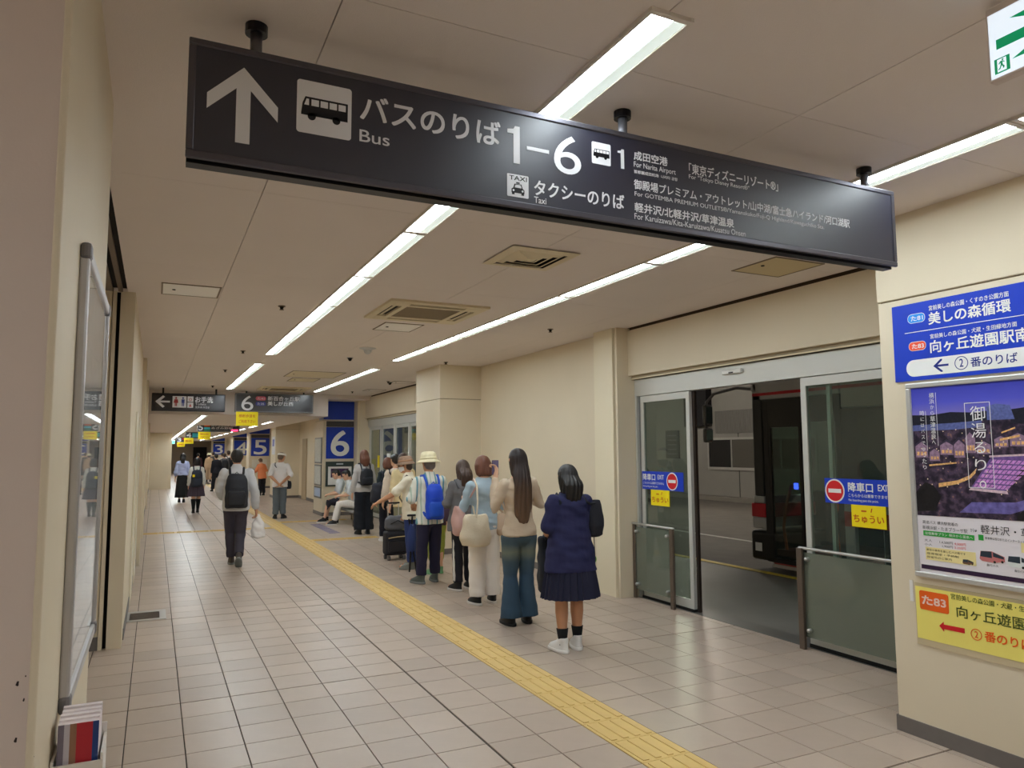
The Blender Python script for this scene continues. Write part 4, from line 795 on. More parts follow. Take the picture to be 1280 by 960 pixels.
# ---- the bus
BW = M('bus_silver', (176, 176, 178), 0.3, metal=0.2); BK = M('bus_black', (22, 22, 25), 0.3); BR = M('bus_red', (190, 24, 44), 0.3); BG = glass('bus_glass', (196, 212, 206), .10, (70, 84, 80))
bus = thing('bus', 'silver city bus with a red stripe and black front door outside the exit', 'bus', (8.87, 2.3, 0))
x0, x1, yf, yr = 7.64, 10.1, 7.9, -3.2
bm = bmesh.new(); box(bm, x0, x0 + .06, yr, 5.9, .30, .71, .01, 1); box(bm, x0, x0 + .06, yr, 6.42, .89, 1.0); box(bm, x0, x0 + .06, yr, 6.42, 2.15, 2.95, .02, 1); box(bm, x0, x0 + .06, 6.42, 7.9, 2.33, 2.95, .02, 1); box(bm, x0, x1, yr, 7.86, 2.9, 3.02, .03, 1)
box(bm, x1 - .06, x1, yr, 7.86, .3, 1.0); box(bm, x1 - .06, x1, yr, 7.86, 2.15, 2.95); box(bm, x0, x1, yr - .02, yr + .06, .3, 2.95); box(bm, x0, x0 + .06, 6.28, 6.42, .3, .71)
box(bm, x0, x0 + .13, 7.72, 7.98, .55, .71, .02); box(bm, x0 + .13, x1, 7.86, 7.98, .55, 1.0, .02); box(bm, x0, x0 + .10, 7.74, 7.95, .9, 1.0, .02); box(bm, x0, x1, 7.80, 7.95, 2.45, 3.0, .04)
obj('body', bm, BW, bus)
bm = bmesh.new(); box(bm, x0 - .004, x0 + .06, yr, 6.42, .71, .89); box(bm, x0 - .004, x1, 7.72, 7.985, .71, .9, .012); box(bm, x0 - .004, x0 + .02, yr, 7.9, 2.40, 2.44); obj('red_stripe', bm, BR, bus)
bm = bmesh.new(); box(bm, x0 - .01, x1, 7.55, 8.02, .12, .52, .05, 3); box(bm, x0 - .004, x0 + .08, 7.62, 7.72, .12, 2.33, .01, 1); box(bm, x0 - .002, x0 + .06, 6.42, 7.72, 2.0, 2.34); obj('bumper', bm, BK, bus)
obj('headlamp', BX(x0 + .02, x0 + .4, 8.0, 8.03, .27, .42, .02), M('headlamp_glass', (220, 222, 226), .15), bus); obj('fog_lamp', BX(x0 - .014, x0, 7.8, 7.93, .24, .36, .006, 1), M('headlamp_glass'), bus)
obj('windscreen', BX(x0 + .06, x1 - .06, 7.86, 7.9, 1.0, 2.45), BG, bus); obj('corner_pillar', BX(x0, x0 + .08, 7.74, 7.92, 1.0, 2.45, .02), M('dark_grey_trim', (50, 52, 54), .4), bus)
bm = bmesh.new()
for k in range(7): obj('side_window', BX(x0 - .002, x0 + .03, yr + .2 + k * 1.32, yr + 1.46 + k * 1.32, 1.03, 2.12), BG, bus)
bm.free()
obj('window_pillars', BX(x0 + .004, x0 + .05, yr, 6.42, 1.0, 2.15), BK, bus)
dr = obj('front_door', frame_ring(x0 - .004, 7.05, 7.62, .12, 2.0, .04, .04), BK, bus); obj('pane', BX(x0 + .005, x0 + .015, 7.09, 7.58, .19, 1.96), BG, dr)
obj('door_post', BX(x0 - .002, x0 + .06, 6.42, 6.5, .1, 2.33), BK, bus)
obj('floor_pan', BX(x0 + .02, x1, yr, 7.8, .22, .3), M('dark_red_bus_floor', (120, 54, 50), .6), bus); obj('door_step', BX(x0 - .02, x0 + .5, 6.45, 7.6, .06, .1), M('pale_step_edge', (186, 176, 166), .5), bus); obj('step_well', BX(x0, x0 + .5, 6.45, 7.6, .1, .12), M('red_step', (168, 70, 66), .6), bus)
bm = bmesh.new(); box(bm, 9.0, 9.06, 4.5, 7.6, .3, 1.1); box(bm, 8.4, 9.0, 5.9, 5.96, .3, 1.2); box(bm, 8.6, 9.6, 7.5, 7.8, .3, 1.05, .05); obj('driver_cab', bm, M('cab_dark_grey', (44, 46, 48), .6), bus)
bm = bmesh.new()
for pts in ([(7.74, 7.46, .3), (7.74, 7.5, .6), (7.74, 7.46, .86), (7.76, 7.36, 1.16)], [(7.74, 6.6, .35), (7.74, 6.66, .8), (7.76, 6.58, 1.0)]): tube(bm, pts, .02, 8)
obj('handrail', bm, M('orange_handrail', (230, 120, 70), .4), bus, smooth=True)
for k in range(3): obj('seat', BX(8.2, 9.0, 4.6 - k * .9, 5.1 - k * .9, .6, 1.45, .08), M('seat_blue_grey', (60, 66, 84), .8), bus)
for y, l in ((5.3, 0), (-1.0, 1)):
    for sx in (x0 + .02, x1 - .3):
        wh = obj('wheel', TB([(sx, y, .47), (sx + .28, y, .47)], [.47, .47], 28, caps=False), M('tyre', (24, 24, 26), .8), bus); obj('hub', TB([(sx - .01, y, .47), (sx + .29, y, .47)], [.24, .24], 20, caps=False), BW, wh)
obj('wheel_arch', BX(x0 - .003, x0 + .3, 4.72, 5.88, .1, .78), BK, bus)
mi = obj('mirror_arm', TB([(7.75, 7.9, 2.5), (7.72, 8.3, 2.56), (7.68, 8.75, 2.5), (7.66, 8.9, 2.38), (7.66, 8.92, 1.8)], .022, 8), M('grey_rod'), bus, smooth=True)
for z0, z1 in ((2.02, 2.34), (1.76, 1.98)): obj('mirror', BX(7.58, 7.74, 8.84, 8.92, z0, z1, .03), M('mirror_grey', (110, 110, 112), .3, metal=.4), mi); obj('mirror_glass', BX(7.6, 7.72, 8.835, 8.842, z0 + .03, z1 - .03), M('mirror_face', (200, 206, 210), .05, metal=1), mi)
tag(obj('blue_marker', BX(7.7, 7.72, 7.2, 7.26, 1.12, 1.2), M('blue_marker_light', (60, 80, 255), .4, emit=2)), 'small glowing blue card reader light inside the bus door', 'light')

# ---- a taxi parked across the lane
cr = thing('car', 'dark sedan parked across the bus lane by the grey wall', 'car', (15.0, 22.6, -.15)); cx, cy, cz = 15.0, 22.6, -.18
prof = [(-2.2, .35), (-2.25, .7), (-2.1, .88), (-1.4, .95), (-.8, 1.38), (-.2, 1.46), (.5, 1.42), (1.1, 1.0), (2.0, .88), (2.2, .7), (2.2, .35)]
bm = bmesh.new(); extrude_poly(bm, [(cx - .84, cy + a, cz + b) for a, b in prof], (1.68, 0, 0)); bmesh.ops.recalc_face_normals(bm, faces=bm.faces); bmesh.ops.bevel(bm, geom=bm.edges[:], offset=.06, segments=2, affect='EDGES'); obj('body', bm, M('car_black', (30, 30, 34), .2, coat=.6), cr, smooth=True)
for sx in (-.855, .845): obj('side_window', extrude_poly(bmesh.new(), [(cx + sx, cy - 1.2, cz + .98), (cx + sx, cy - .75, cz + 1.32), (cx + sx, cy + .45, cz + 1.34), (cx + sx, cy + .9, cz + 1.0)], (.01, 0, 0)), M('car_glass', (50, 56, 60), .05), cr)
for a in (-1.4, 1.4):
    for sx in (-.86, .62): wh = obj('wheel', TB([(cx + sx, cy + a, cz + .32), (cx + sx + .24, cy + a, cz + .32)], [.32, .32], 22, caps=False), M('tyre'), cr); obj('hub', TB([(cx + sx - .01, cy + a, cz + .32), (cx + sx + .25, cy + a, cz + .32)], [.18, .18], 14, caps=False), BW, wh)
for sx in (-.7, .45): obj('tail_lamp', BX(cx + sx, cx + sx + .25, cy - 2.27, cy - 2.2, cz + .68, cz + .82, .02), M('tail_lamp_red', (220, 40, 30), .3, emit=.25), cr)
obj('roof_lamp', BX(cx - .2, cx + .2, cy - .1, cy + .1, cz + 1.46, cz + 1.58, .03), M('roof_lamp', (230, 226, 216), .4), cr)
# ================================================================ PEOPLE
def blob(name, bm, vox, m, parent, off=(0, 0, 0), smooth=4, disp=None, label=None, iters=None):
    """union of closed shapes grown into one continuous skin"""
    me = bpy.data.meshes.new('src'); bmesh.ops.recalc_face_normals(bm, faces=bm.faces); bm.to_mesh(me); bm.free()
    o = bpy.data.objects.new('src', me); COL.objects.link(o)
    r = o.modifiers.new('r', 'REMESH'); r.mode = 'VOXEL'; r.voxel_size = vox; r.adaptivity = 0
    s = o.modifiers.new('s', 'SMOOTH'); s.factor = 0.5; s.iterations = smooth
    bpy.context.view_layer.update()
    out = bpy.data.meshes.new_from_object(o.evaluated_get(bpy.context.evaluated_depsgraph_get()))
    bpy.data.objects.remove(o); bpy.data.meshes.remove(me)
    if disp:
        nr = [v.normal.copy() for v in out.vertices]
        for v, n in zip(out.vertices, nr): v.co = v.co + n * disp(v.co)
    out.name = name; out.materials.clear()
    return obj(name, out, m, parent, off, smooth=True, label=label)
def folds(amp, fx=6, fz=14, seed=0):
    return lambda p: 1.7 * amp * noise.noise(Vector((p.x * fx + seed, p.y * fx, p.z * fz + 3 * p.x)))
def lerp(a, b, t): return Vector(a) * (1 - t) + Vector(b) * t
def path_point(pts, t):
    """point a share t of the way along three joints"""
    a = (Vector(pts[1]) - Vector(pts[0])).length; b = (Vector(pts[2]) - Vector(pts[1])).length; d = t * (a + b)
    return lerp(pts[0], pts[1], d / a) if d <= a else lerp(pts[1], pts[2], (d - a) / b)

class Person:
    def __init__(s, label, x, y, h, rz=0, group=None, vox=0.009, skin=SKIN, fem=True, lean=0.0, hip=(0, 0, .5), feet=None, knees=None, arms=None, head=(0, 0), wide=1.0, curl=.5, hands=True, legs=.84):
        s.h = h; s.vox = vox; s.skin = skin; s.fem = fem; s.w = wide; s.root = thing('person', label, 'person', (x, y, 0), math.radians(rz), group); s.headrot = head; s.lean = lean
        s.hip = Vector(hip); s.d = s.hip - Vector((0, 0, .5)); s.n = 0; s.curl = curl; s.hands = hands; s.legs = legs
        J = s.J = {}; sw = .088 if fem else .102
        for k, sx in (('L', -1), ('R', 1)):
            J['hip' + k] = s.T((sx * .048, 0, .50)); f = (feet or {}).get(k, (sx * .055, 0, 0, sx * -8))
            J['foot' + k] = f; Qf = Matrix.Rotation(math.radians(f[3]), 3, 'Z') @ Matrix.Rotation(math.radians(-f[4] if len(f) > 4 else 0), 3, 'X'); J['Q' + k] = Qf; J['ank' + k] = Vector((f[0], f[1], f[2])) + Qf @ Vector((0, -.02, .05))
            kn = (knees or {}).get(k); J['kn' + k] = Vector(kn) if kn else lerp(J['hip' + k], J['ank' + k], .49) + Vector((0, .012, 0))
            J['sh' + k] = s.T((sx * sw * wide, -.005, .797))
            a = (arms or {}).get(k); e, w = a[:2] if a else ((sx * (sw + .032) * wide, -.012, .63), (sx * (sw + .04) * wide, .03, .485))
            J['el' + k] = s.T(e) if not a else Vector(e); J['wr' + k] = s.T(w) if not a else Vector(w)
        s.hc = s.T((0, .012, .932)); s.neck = s.T((0, 0, .865))
        s.hm = Matrix.Rotation(math.radians(head[1]), 3, 'Z') @ Matrix.Rotation(math.radians(-head[0]), 3, 'X')
        s.body()
    def T(s, p):
        p = Vector(p); t = (p.z - .5) / .32
        return p + s.d + Vector((0, s.lean * t, -abs(s.lean) * abs(s.lean) * t * .6))
    def P(s, p): return Vector(p) * s.h
    def Hd(s, p):            # head frame -> person frame
        return (s.neck + s.hm @ (Vector(p) + s.hc - s.neck)) * s.h
    def arm(s, k): return [s.J['sh' + k] * s.h, s.J['el' + k] * s.h, s.J['wr' + k] * s.h]
    def leg(s, k): return [s.J['hip' + k] * s.h, s.J['kn' + k] * s.h, s.J['ank' + k] * s.h]
    def torso(s, bm, ease=0.0, z0=.46, z1=.85, n=24):
        w = s.w; f = s.fem
        R = [(.46, .078, .06, -.004), (.50, .096 if f else .092, .067, -.006), (.55, .094 if f else .09, .066, -.004), (.60, .078 if f else .085, .056, 0), (.64, .073 if f else .084, .053, .002), (.69, .08 if f else .09, .058, .004), (.74, .088 if f else .099, .063, .003), (.78, .088 if f else .102, .058, -.002), (.806, .076 if f else .088, .047, -.004), (.832, .048, .038, -.002), (.85, .036, .034, 0)]
        rings = []
        for z, rx, ry, cy in R:
            if z0 - .001 <= z <= z1 + .001: rings.append((0, cy * s.h, z * s.h, rx * w * s.h + ease, ry * w * s.h + ease))
        if z0 < .46 - .001:
            rx, ry = R[0][1], R[0][2]; rx = .1; ry = .07
            rings.insert(0, (0, -.004 * s.h, z0 * s.h, rx * w * s.h + ease, ry * w * s.h + ease))
        loft(bm, rings, n, lambda p: s.T(p / s.h) * s.h)
        return bm
    def body(s):
        h = s.h; bm = bmesh.new(); s.torso(bm)
        tube(bm, [s.P(s.T((0, -.004, .82))), s.P(lerp(s.neck, s.hc, .5))], [.034 * h, .029 * h], 14)
        HR = [(-.068, .022, .014, .012), (-.055, .016, .028, .03), (-.038, .008, .037, .042), (-.018, .002, .0415, .05), (.005, -.002, .044, .0545), (.03, -.004, .0455, .057), (.048, -.005, .040, .050), (.060, -.005, .028, .036), (.067, -.005, .012, .015)]
        loft(bm, [(0, c * 1, z, a, b) for z, c, a, b in HR], 22, lambda p: s.Hd(p))
        tube(bm, [s.Hd((0, .050, .008)), s.Hd((0, .060, -.018))], [.005 * h, .0085 * h], 8); tube(bm, [s.Hd((-.011, .049, -.037)), s.Hd((.011, .049, -.037))], .006 * h, 8); tube(bm, [s.Hd((-.022, .047, .014)), s.Hd((.022, .047, .014))], .007 * h, 8); tube(bm, [s.Hd((0, .04, -.056)), s.Hd((0, .044, -.052))], .012 * h, 8)
        for sx in (-1, 1): tube(bm, [s.Hd((sx * .045, -.006, -.016)), s.Hd((sx * .047, -.009, .006))], [.008 * h, .011 * h], 8)
        m = 1.0 if s.fem else 1.14
        for k, sx in (('L', -1), ('R', 1)):
            a = s.arm(k); tube(bm, [a[0], lerp(a[0], a[1], .35), a[1], lerp(a[1], a[2], .3), a[2]], [.0265 * h * m, .0255 * h * m, .0215 * h * m, .0225 * h * m, .0145 * h * m], 12)
            s.hand(bm, k, sx, m)
            l = s.leg(k); tube(bm, [l[0], lerp(l[0], l[1], .3), l[1], lerp(l[1], l[2], .32), lerp(l[1], l[2], .75), l[2]], [q * h * s.legs for q in (.054, .05, .035, .036, .025, .024)], 14)
            f = s.J['foot' + k]; d = s.J['Q' + k] @ Vector((0, 1, 0)); c = (Vector((f[0], f[1], f[2])) + s.J['Q' + k] @ Vector((0, 0, .023))) * h
            tube(bm, [c - d * .03 * h, c + d * .055 * h, c + d * .085 * h], [.018 * h, .017 * h, .013 * h], 10)
        blob('body', bm, s.vox, s.skin, s.root, smooth=3)
        bm = bmesh.new()
        for sx in (-1, 1): ball(bm, s.Hd((sx * .0185, .0475, -.002)), .0062 * h, n=10)
        obj('eyes', bm, EYE, s.root, (0, 0, 0), smooth=True)
    def hand(s, bm, k, sx, m):
        h = s.h; w = s.J['wr' + k] * h; e = s.J['el' + k] * h; d = (w - e).normalized()
        side = Vector((0, 1, 0)) if abs(d.y) < .8 else Vector((-sx, 0, 0))
        side = (side - d * side.dot(d)).normalized(); nrm = d.cross(side) * (1 if sx < 0 else -1)     # palm looks to the body
        s.J['palm' + k] = w + d * .03 * h
        for o in (-.012, .012): tube(bm, [w + side * o * h * .6, w + d * .028 * h + side * o * h, w + d * .05 * h + side * o * 1.15 * h], [.012 * h, .0125 * h, .011 * h], 10)
        if not s.hands: return
        for i, (o, L) in enumerate(((.021, .040), (.0075, .046), (-.0065, .043), (-.02, .034))):
            b = w + d * .052 * h + side * o * h; c = s.curl
            p1 = b + (d * (1 - .35 * c) + nrm * .55 * c).normalized() * L * .5 * h; p2 = p1 + (d * (1 - c) + nrm * 1.1 * c).normalized() * L * .55 * h
            tube(bm, [b - d * .01 * h, p1, p2], [.0066 * h, .0062 * h, .0052 * h], 8)
        b = w + d * .016 * h + side * .018 * h; p1 = b + (d * .7 + side * .7).normalized() * .024 * h; tube(bm, [b, p1, p1 + (d * .9 + side * .25 + nrm * .3 * s.curl).normalized() * .022 * h], [.009 * h, .0074 * h, .006 * h], 8)
    # ------------------------------------------------ hair
    def hair(s, m, kind, length=.2, wid=.05):
        h = s.h; bm = bmesh.new(); hd = lambda p: s.Hd(p)
        ball(bm, (0, -.014, .016), .0565, (.93, 1.0, 1.02), hd, 20)
        if kind in ('short', 'pony'): ball(bm, (0, .012, .040), .042, (1.06, .95, .72), hd, 16)
        if kind == 'short': ball(bm, (0, -.03, -.012), .043, (1.02, .85, 1.0), hd, 16)
        if kind in ('bob', 'long', 'mid'):
            z = {'bob': -.078, 'mid': -.11, 'long': -.10}[kind]; k = 1.0 if kind != 'bob' else 1.12
            loft(bm, [(0, -.014, .055, .036, .038), (0, -.016, .04, .048, .050), (0, -.018, .022, .0535, .054), (0, -.02, 0, .056 * k, .052), (0, -.022, -.035, .056 * k, .048), (0, -.026, z * .8, .053 * k, .043), (0, -.03, z, .044, .034)], 22, hd)
        if kind in ('long', 'mid'):
            R = []; n = 9
            for i in range(n + 1):
                t = i / n; dz = .03 - (length + .03) * t; q = min(1, max(0, (t - .1) / .35)); q = q * q * (3 - 2 * q)
                a = s.Hd((0, -.028, dz)); b_ = s.T((0, -.066 + .006 * t, .932 + dz)) * h; p = a.lerp(b_, q)
                R.append((p.x, p.y, p.z, h * (.05 + (wid - .05) * q) * (1 - .35 * max(0, t - .5) ** 1.5 - (.45 if i == n else .12 if i == n - 1 else 0)), h * (.042 + (.021 - .042) * q) * (1 - .5 * max(0, t - .6))))
            loft(bm, R[::-1], 20)
        if kind == 'pony':
            ball(bm, (0, -.03, -.008), .042, (1.02, .85, .9), hd, 16)
            tube(bm, [s.Hd((0, -.068, .025)), s.Hd((0, -.088, .0)), s.Hd((0, -.085, -.05)), s.Hd((0, -.075, -.05 - length * .5))], [.012 * h, .022 * h, .022 * h, .01 * h], 12)
        c = s.Hd((0, 0, 0))
        def st(p):
            a = math.atan2(p.x - c.x, -(p.y - c.y)); return .0035 * math.sin(a * 26 + 5 * noise.noise(Vector((p.x * 6, p.y * 6, p.z * 2.0)))) * min(1, max(0.1, (c.z + .1 - p.z) * 8)) + .004 * noise.noise(Vector((p.x * 22, p.y * 22, p.z * 5)))
        return blob('hair', bm, max(.006, s.vox * .8), m, s.root, smooth=9, disp=st)
    # ------------------------------------------------ clothes
    def top(s, m, hem=.48, sleeve=.4, ease=.014, cuff=1.25, name='shirt', fold=.006, neck=.85, collar=False, loose=0.0):
        h = s.h; bm = bmesh.new(); s.torso(bm, ease, hem, neck)
        if loose: loft(bm, [(0, -.004 * h, z * h, (.1 + loose * (.7 - z) * 1.2) * h * s.w, (.072 + loose * (.7 - z)) * h * s.w) for z in (hem, hem + .08, .66, .72)], 24, lambda p: s.T(p / h) * h)
        mm = 1.0 if s.fem else 1.14
        for k in 'LR':
            if not sleeve: continue
            a = s.arm(k); N = 5; pts = [path_point(a, sleeve * i / N) for i in range(N + 1)]
            if sleeve > .5: pts = [a[0], lerp(a[0], a[1], .5), a[1], lerp(a[1], a[2], .5), path_point(a, sleeve)]
            rr = [(.0295 - .002 * i / (len(pts) - 1)) * h * mm + ease * .55 for i in range(len(pts))]; rr[-1] *= cuff * .8
            tube(bm, pts, rr, 14, caps=True)
        if collar: loft(bm, [(0, -.004, .825, .05, .046), (0, -.006, .845, .044, .042), (0, -.008, .868, .040, .038), (0, -.008, .87, .036, .034)], 18, lambda p: s.T(p) * h)
        sd = len(name) + h * 3
        return blob(name, bm, s.vox, m, s.root, smooth=5, disp=folds(fold, 7, 16, sd))
    def trousers(s, m, prof=(.062, .056, .046, .042, .044), waist=.62, end=.97, ease=.008, name='trousers', fold=.005):
        h = s.h; bm = bmesh.new(); s.torso(bm, ease, .46, waist)
        ball(bm, s.P(s.T((0, -.012, .49))), .075 * h, (1.1, .85, .75), None, 20)
        for k in 'LR':
            l = s.leg(k); ts = [0, .25, .5, .75, end]
            tube(bm, [path_point(l, t) for t in ts], [r * h for r in prof], 16, caps=False)
        return blob(name, bm, s.vox, m, s.root, smooth=5, disp=folds(fold, 6, 13, h))
    def skirt(s, m, z0, z1=.61, rx=.13, ry=.10, pleats=0, name='skirt'):
        h = s.h; bm = bmesh.new(); n = 96; rings = []
        for i in range(9):
            t = i / 8; z = z1 + (z0 - z1) * t; r = []
            bx, by = .084 * s.w + (rx - .084 * s.w) * t ** .7, .064 * s.w + (ry - .064 * s.w) * t ** .7
            for k in range(n):
                a = 2 * PI * k / n; q = 0
                if pleats: ph = (k * pleats / n) % 1; q = (ph - .5) * .018 * t
                else: q = .012 * t * math.sin(a * 9 + 2 * math.sin(a * 2))
                r.append(bm.verts.new(s.T((math.cos(a) * (bx + q), math.sin(a) * (by + q) - .004, z)) * h))
            rings.append(r)
        for i in range(8, -1, -1):
            z = z1 + (z0 - z1) * i / 8; rings.append([bm.verts.new(Vector((v.co.x * .95, v.co.y * .95, v.co.z))) for v in rings[i]])
        for a, b in zip(rings, rings[1:]):
            for k in range(n): bm.faces.new((a[k], a[(k + 1) % n], b[(k + 1) % n], b[k]))
        for k in range(n): bm.faces.new((rings[-1][k], rings[-1][(k + 1) % n], rings[0][(k + 1) % n], rings[0][k]))
        return obj(name, bm, m, s.root, (0, 0, 0), smooth=not pleats)
    def shoes(s, m, sole=None, high=.0, size=1.0, label=None):
        h = s.h
        for k in 'LR':
            f = s.J['foot' + k]; Q = s.J['Q' + k]; c = Vector((f[0], f[1], f[2])) * h
            t = lambda p: c + Q @ (Vector(p) * h * size)
            bm = bmesh.new()
            loft(bm, [(0, .018, .008, .027, .075), (0, .018, .02, .028, .076), (0, .014, .032, .027, .069), (0, -.003, .046, .025, .052), (0, -.02, .06, .0235, .036), (0, -.022, .074 + high, .0225, .032)], 20, t)
            o = blob('shoe', bm, max(.005, s.vox * .7), m, s.root, smooth=3, label=label)
            bm = bmesh.new(); loft(bm, [(0, .018, .0, .0285, .077), (0, .018, .004, .030, .079), (0, .018, .014, .030, .079), (0, .018, .017, .028, .076)], 24, t, .85); obj('sole', bm, sole or m, o, (0, 0, 0), smooth=True)
    def socks(s, m, top=.1):
        h = s.h
        for k in 'LR':
            l = s.leg(k); d = (l[1] - l[2]).normalized(); tt = min(1, top * h / (l[1] - l[2]).length)
            obj('sock', TB([l[2] - d * .01 * h, l[2] + d * .02 * h, lerp(l[2], l[1], tt)], [.024 * h, .0245 * h, (.025 + .1 * top) * h], 16, caps=False), m, s.root, (0, 0, 0), smooth=True)
    def hat(s, m, brim=.095, crown=.062, hgt=.06, drop=.012, band=None, z=.028):
        h = s.h; bm = bmesh.new()
        loft(bm, [(0, -.006, z - drop, brim, brim * 1.05), (0, -.006, z - drop + .003, brim, brim * 1.05), (0, -.006, z + .004, crown + .006, crown + .009), (0, -.006, z + hgt * .5, crown, crown + .004), (0, -.006, z + hgt * .85, crown * .93, crown * .95), (0, -.006, z + hgt, crown * .7, crown * .7), (0, -.006, z + hgt * 1.04, crown * .3, crown * .3)], 32, s.Hd)
        o = obj('hat', bm, m, s.root, (0, 0, 0), smooth=True)
        if band: bm = bmesh.new(); loft(bm, [(0, -.006, z + .006, crown + .0065, crown + .0095), (0, -.006, z + .02, crown + .004, crown + .007)], 32, s.Hd); obj('hat_band', bm, band, o, (0, 0, 0), smooth=True)
        return o
    # ------------------------------------------------ carried things (each stands on its own)
    def carried(s, name, label, cat, at):
        p = Vector(at); a = s.root.rotation_euler[2]; w = Matrix.Rotation(a, 3, 'Z') @ p + Vector(s.root.location)
        return thing(name, label, cat, w, a), p
    def strap(s, m, k, parent, off, back=(.05, .74), bot=.6, r=.018, front=True):
        h = s.h; sx = -1 if k == 'L' else 1; x = sx * back[0]
        pts = [s.T((x, -.085, back[1])), s.T((x * 1.1, -.062, .80)), s.T((x * 1.15, -.03, .838)), s.T((x * 1.15, .03, .835)), s.T((x * 1.25, .074, .76)), s.T((x * 1.5, .07, .68)), s.T((x * 1.75, .01, .62)), s.T((x * 1.3, -.075, bot))]
        obj('strap', TB([p * h for p in pts], r, 8, flat=((1, 0, 0) if False else (0, 0, 1), 1.0)), m, parent, off, smooth=True)
    def backpack(s, m, label, z0=.56, z1=.80, w=.085, dep=.1, sm=None, pocket=True, top=True, name='backpack', rsx=(1, 1)):
        h = s.h; t, o = s.carried(name, label, 'backpack', s.T((0, -.14, z0)) * h); sm = sm or m
        y1 = -.066; bm = bmesh.new(); T = lambda p: s.T(p / h) * h
        loft(bm, [(0, (y1 - dep * .42) * h, (z0 + (z1 - z0) * q) * h, w * a * h, dep * .5 * b * h) for q, a, b in ((0, .86, .75), (.04, .97, .98), (.3, 1.0, 1.06), (.6, .98, 1.0), (.82, .9, .85), (.95, .72, .6), (1, .5, .36))], 28, T, .72)
        blob('pack_body', bm, max(.007, s.vox), m, t, o, smooth=4, disp=folds(.006, 9, 9, h))
        if pocket:
            bm = bmesh.new(); loft(bm, [(0, (y1 - dep * .86) * h, (z0 + (z1 - z0) * q) * h, w * a * .8 * h, dep * .24 * b * h) for q, a, b in ((.06, .8, .7), (.1, .95, 1), (.35, 1, 1), (.46, .92, .8), (.5, .8, .5))], 24, T, .7); p = blob('pocket', bm, max(.007, s.vox), sm, t, o, smooth=3)
            obj('zip', TB([T(Vector((-w * .7, y1 - dep * 1.02, z0 + (z1 - z0) * .58)) * h), T(Vector((0, y1 - dep * 1.05, z0 + (z1 - z0) * .6)) * h), T(Vector((w * .7, y1 - dep * 1.02, z0 + (z1 - z0) * .58)) * h)], .0035, 6), sm, t, o)
        for k in 'LR': s.strap(sm, k, t, o, (.05, min(z1 - .03, .78)), z0 + .03, .017)
        obj('grab_loop', TB([T(Vector((-.02, y1 - .01, z1 - .01)) * h), T(Vector((0, y1 - .015, z1 + .015)) * h), T(Vector((.02, y1 - .01, z1 - .01)) * h)], .006, 6), sm, t, o, smooth=True)
        return t, o
    def shoulder_bag(s, m, label, c, size, k, sm=None, over=None, name='shoulder_bag', slack=.9, flop=.006, handle_top=None, cat='bag'):
        """soft bag centred at c (shares of height) on a strap over the shoulder k or over the other one (cross body)"""
        h = s.h; a, d, z = size; t, o = s.carried(name, label, cat, Vector((c[0], c[1], c[2] - z)) * h); bm = bmesh.new()
        loft(bm, [(c[0] * h, c[1] * h, (c[2] + z * q) * h, a * u * h, d * v * h) for q, u, v in ((-1, .6, .5), (-.9, .92, .95), (-.4, 1.05, 1.1), (.2, .97, .9), (.75, .85, .55), (1, .72, .3))], 26, None, .8)
        blob('bag_body', bm, max(.007, s.vox), m, t, o, smooth=4, disp=folds(flop, 9, 9, c[0] * 9))
        sx = -1 if (over or k) == 'L' else 1; tp = Vector(c) + Vector((0, 0, z * .85))
        sh = s.T((sx * .075, 0, .84))
        pts = [tp + Vector((0, -d * .3, 0)), lerp(tp, s.T((sx * .07, -.062, .78)), .55) + Vector((0, -.03 if over else -.01, 0)), s.T((sx * .078, -.058, .795)), sh, s.T((sx * .075, .055, .79)), lerp(tp, s.T((sx * .06, .085, .72)), .5) + Vector((0, .03 if over else .01, 0)), tp + Vector((0, d * .3, 0))]
        obj('strap', TB([p * h for p in pts], .011, 8), sm or m, t, o, smooth=True)
        return t, o
    def phone(s, k, label, rgb=(60, 40, 60)):
        h = s.h; p = s.J['palm' + k] + Vector((0, .012, .03 * h)); t, o = s.carried('phone', label, 'phone', p); t0 = o
        obj('case', BX(p.x - .036, p.x + .036, p.y - .004, p.y + .004, p.z - .07, p.z + .075, .004, 2), M('phone_case_%d' % rgb[0], rgb, .35), t, o); obj('screen', BX(p.x - .033, p.x + .033, p.y - .0048, p.y - .004, p.z - .064, p.z + .07), M('phone_screen', (90, 84, 110), .15, emit=.06), t, o)
    def mask(s):
        h = s.h; bm = bmesh.new(); loft(bm, [(0, .022, -.058, .02, .028), (0, .016, -.045, .034, .042), (0, .012, -.025, .041, .054), (0, .012, -.012, .042, .052)], 20, s.Hd); obj('face_mask', bm, M('white_mask', (232, 232, 236), .7), s.root, (0, 0, 0), smooth=True)

NAVY = M('navy_knit', (36, 38, 78), .85, bump=.35, bs=20); NAVYS = M('navy_wool_skirt', (30, 32, 56), .85); WSHOE = M('white_sneaker', (236, 234, 232), .5); BSHOE = M('black_sneaker', (26, 26, 28), .5); BCLOTH = M('black_cloth', (32, 32, 40), .85, bump=.4, bs=18); BSOCK = M('black_sock', (20, 20, 22), .9); SOLEW = M('white_sole', (214, 210, 204), .5)
GQ = 'people queueing along the wall'
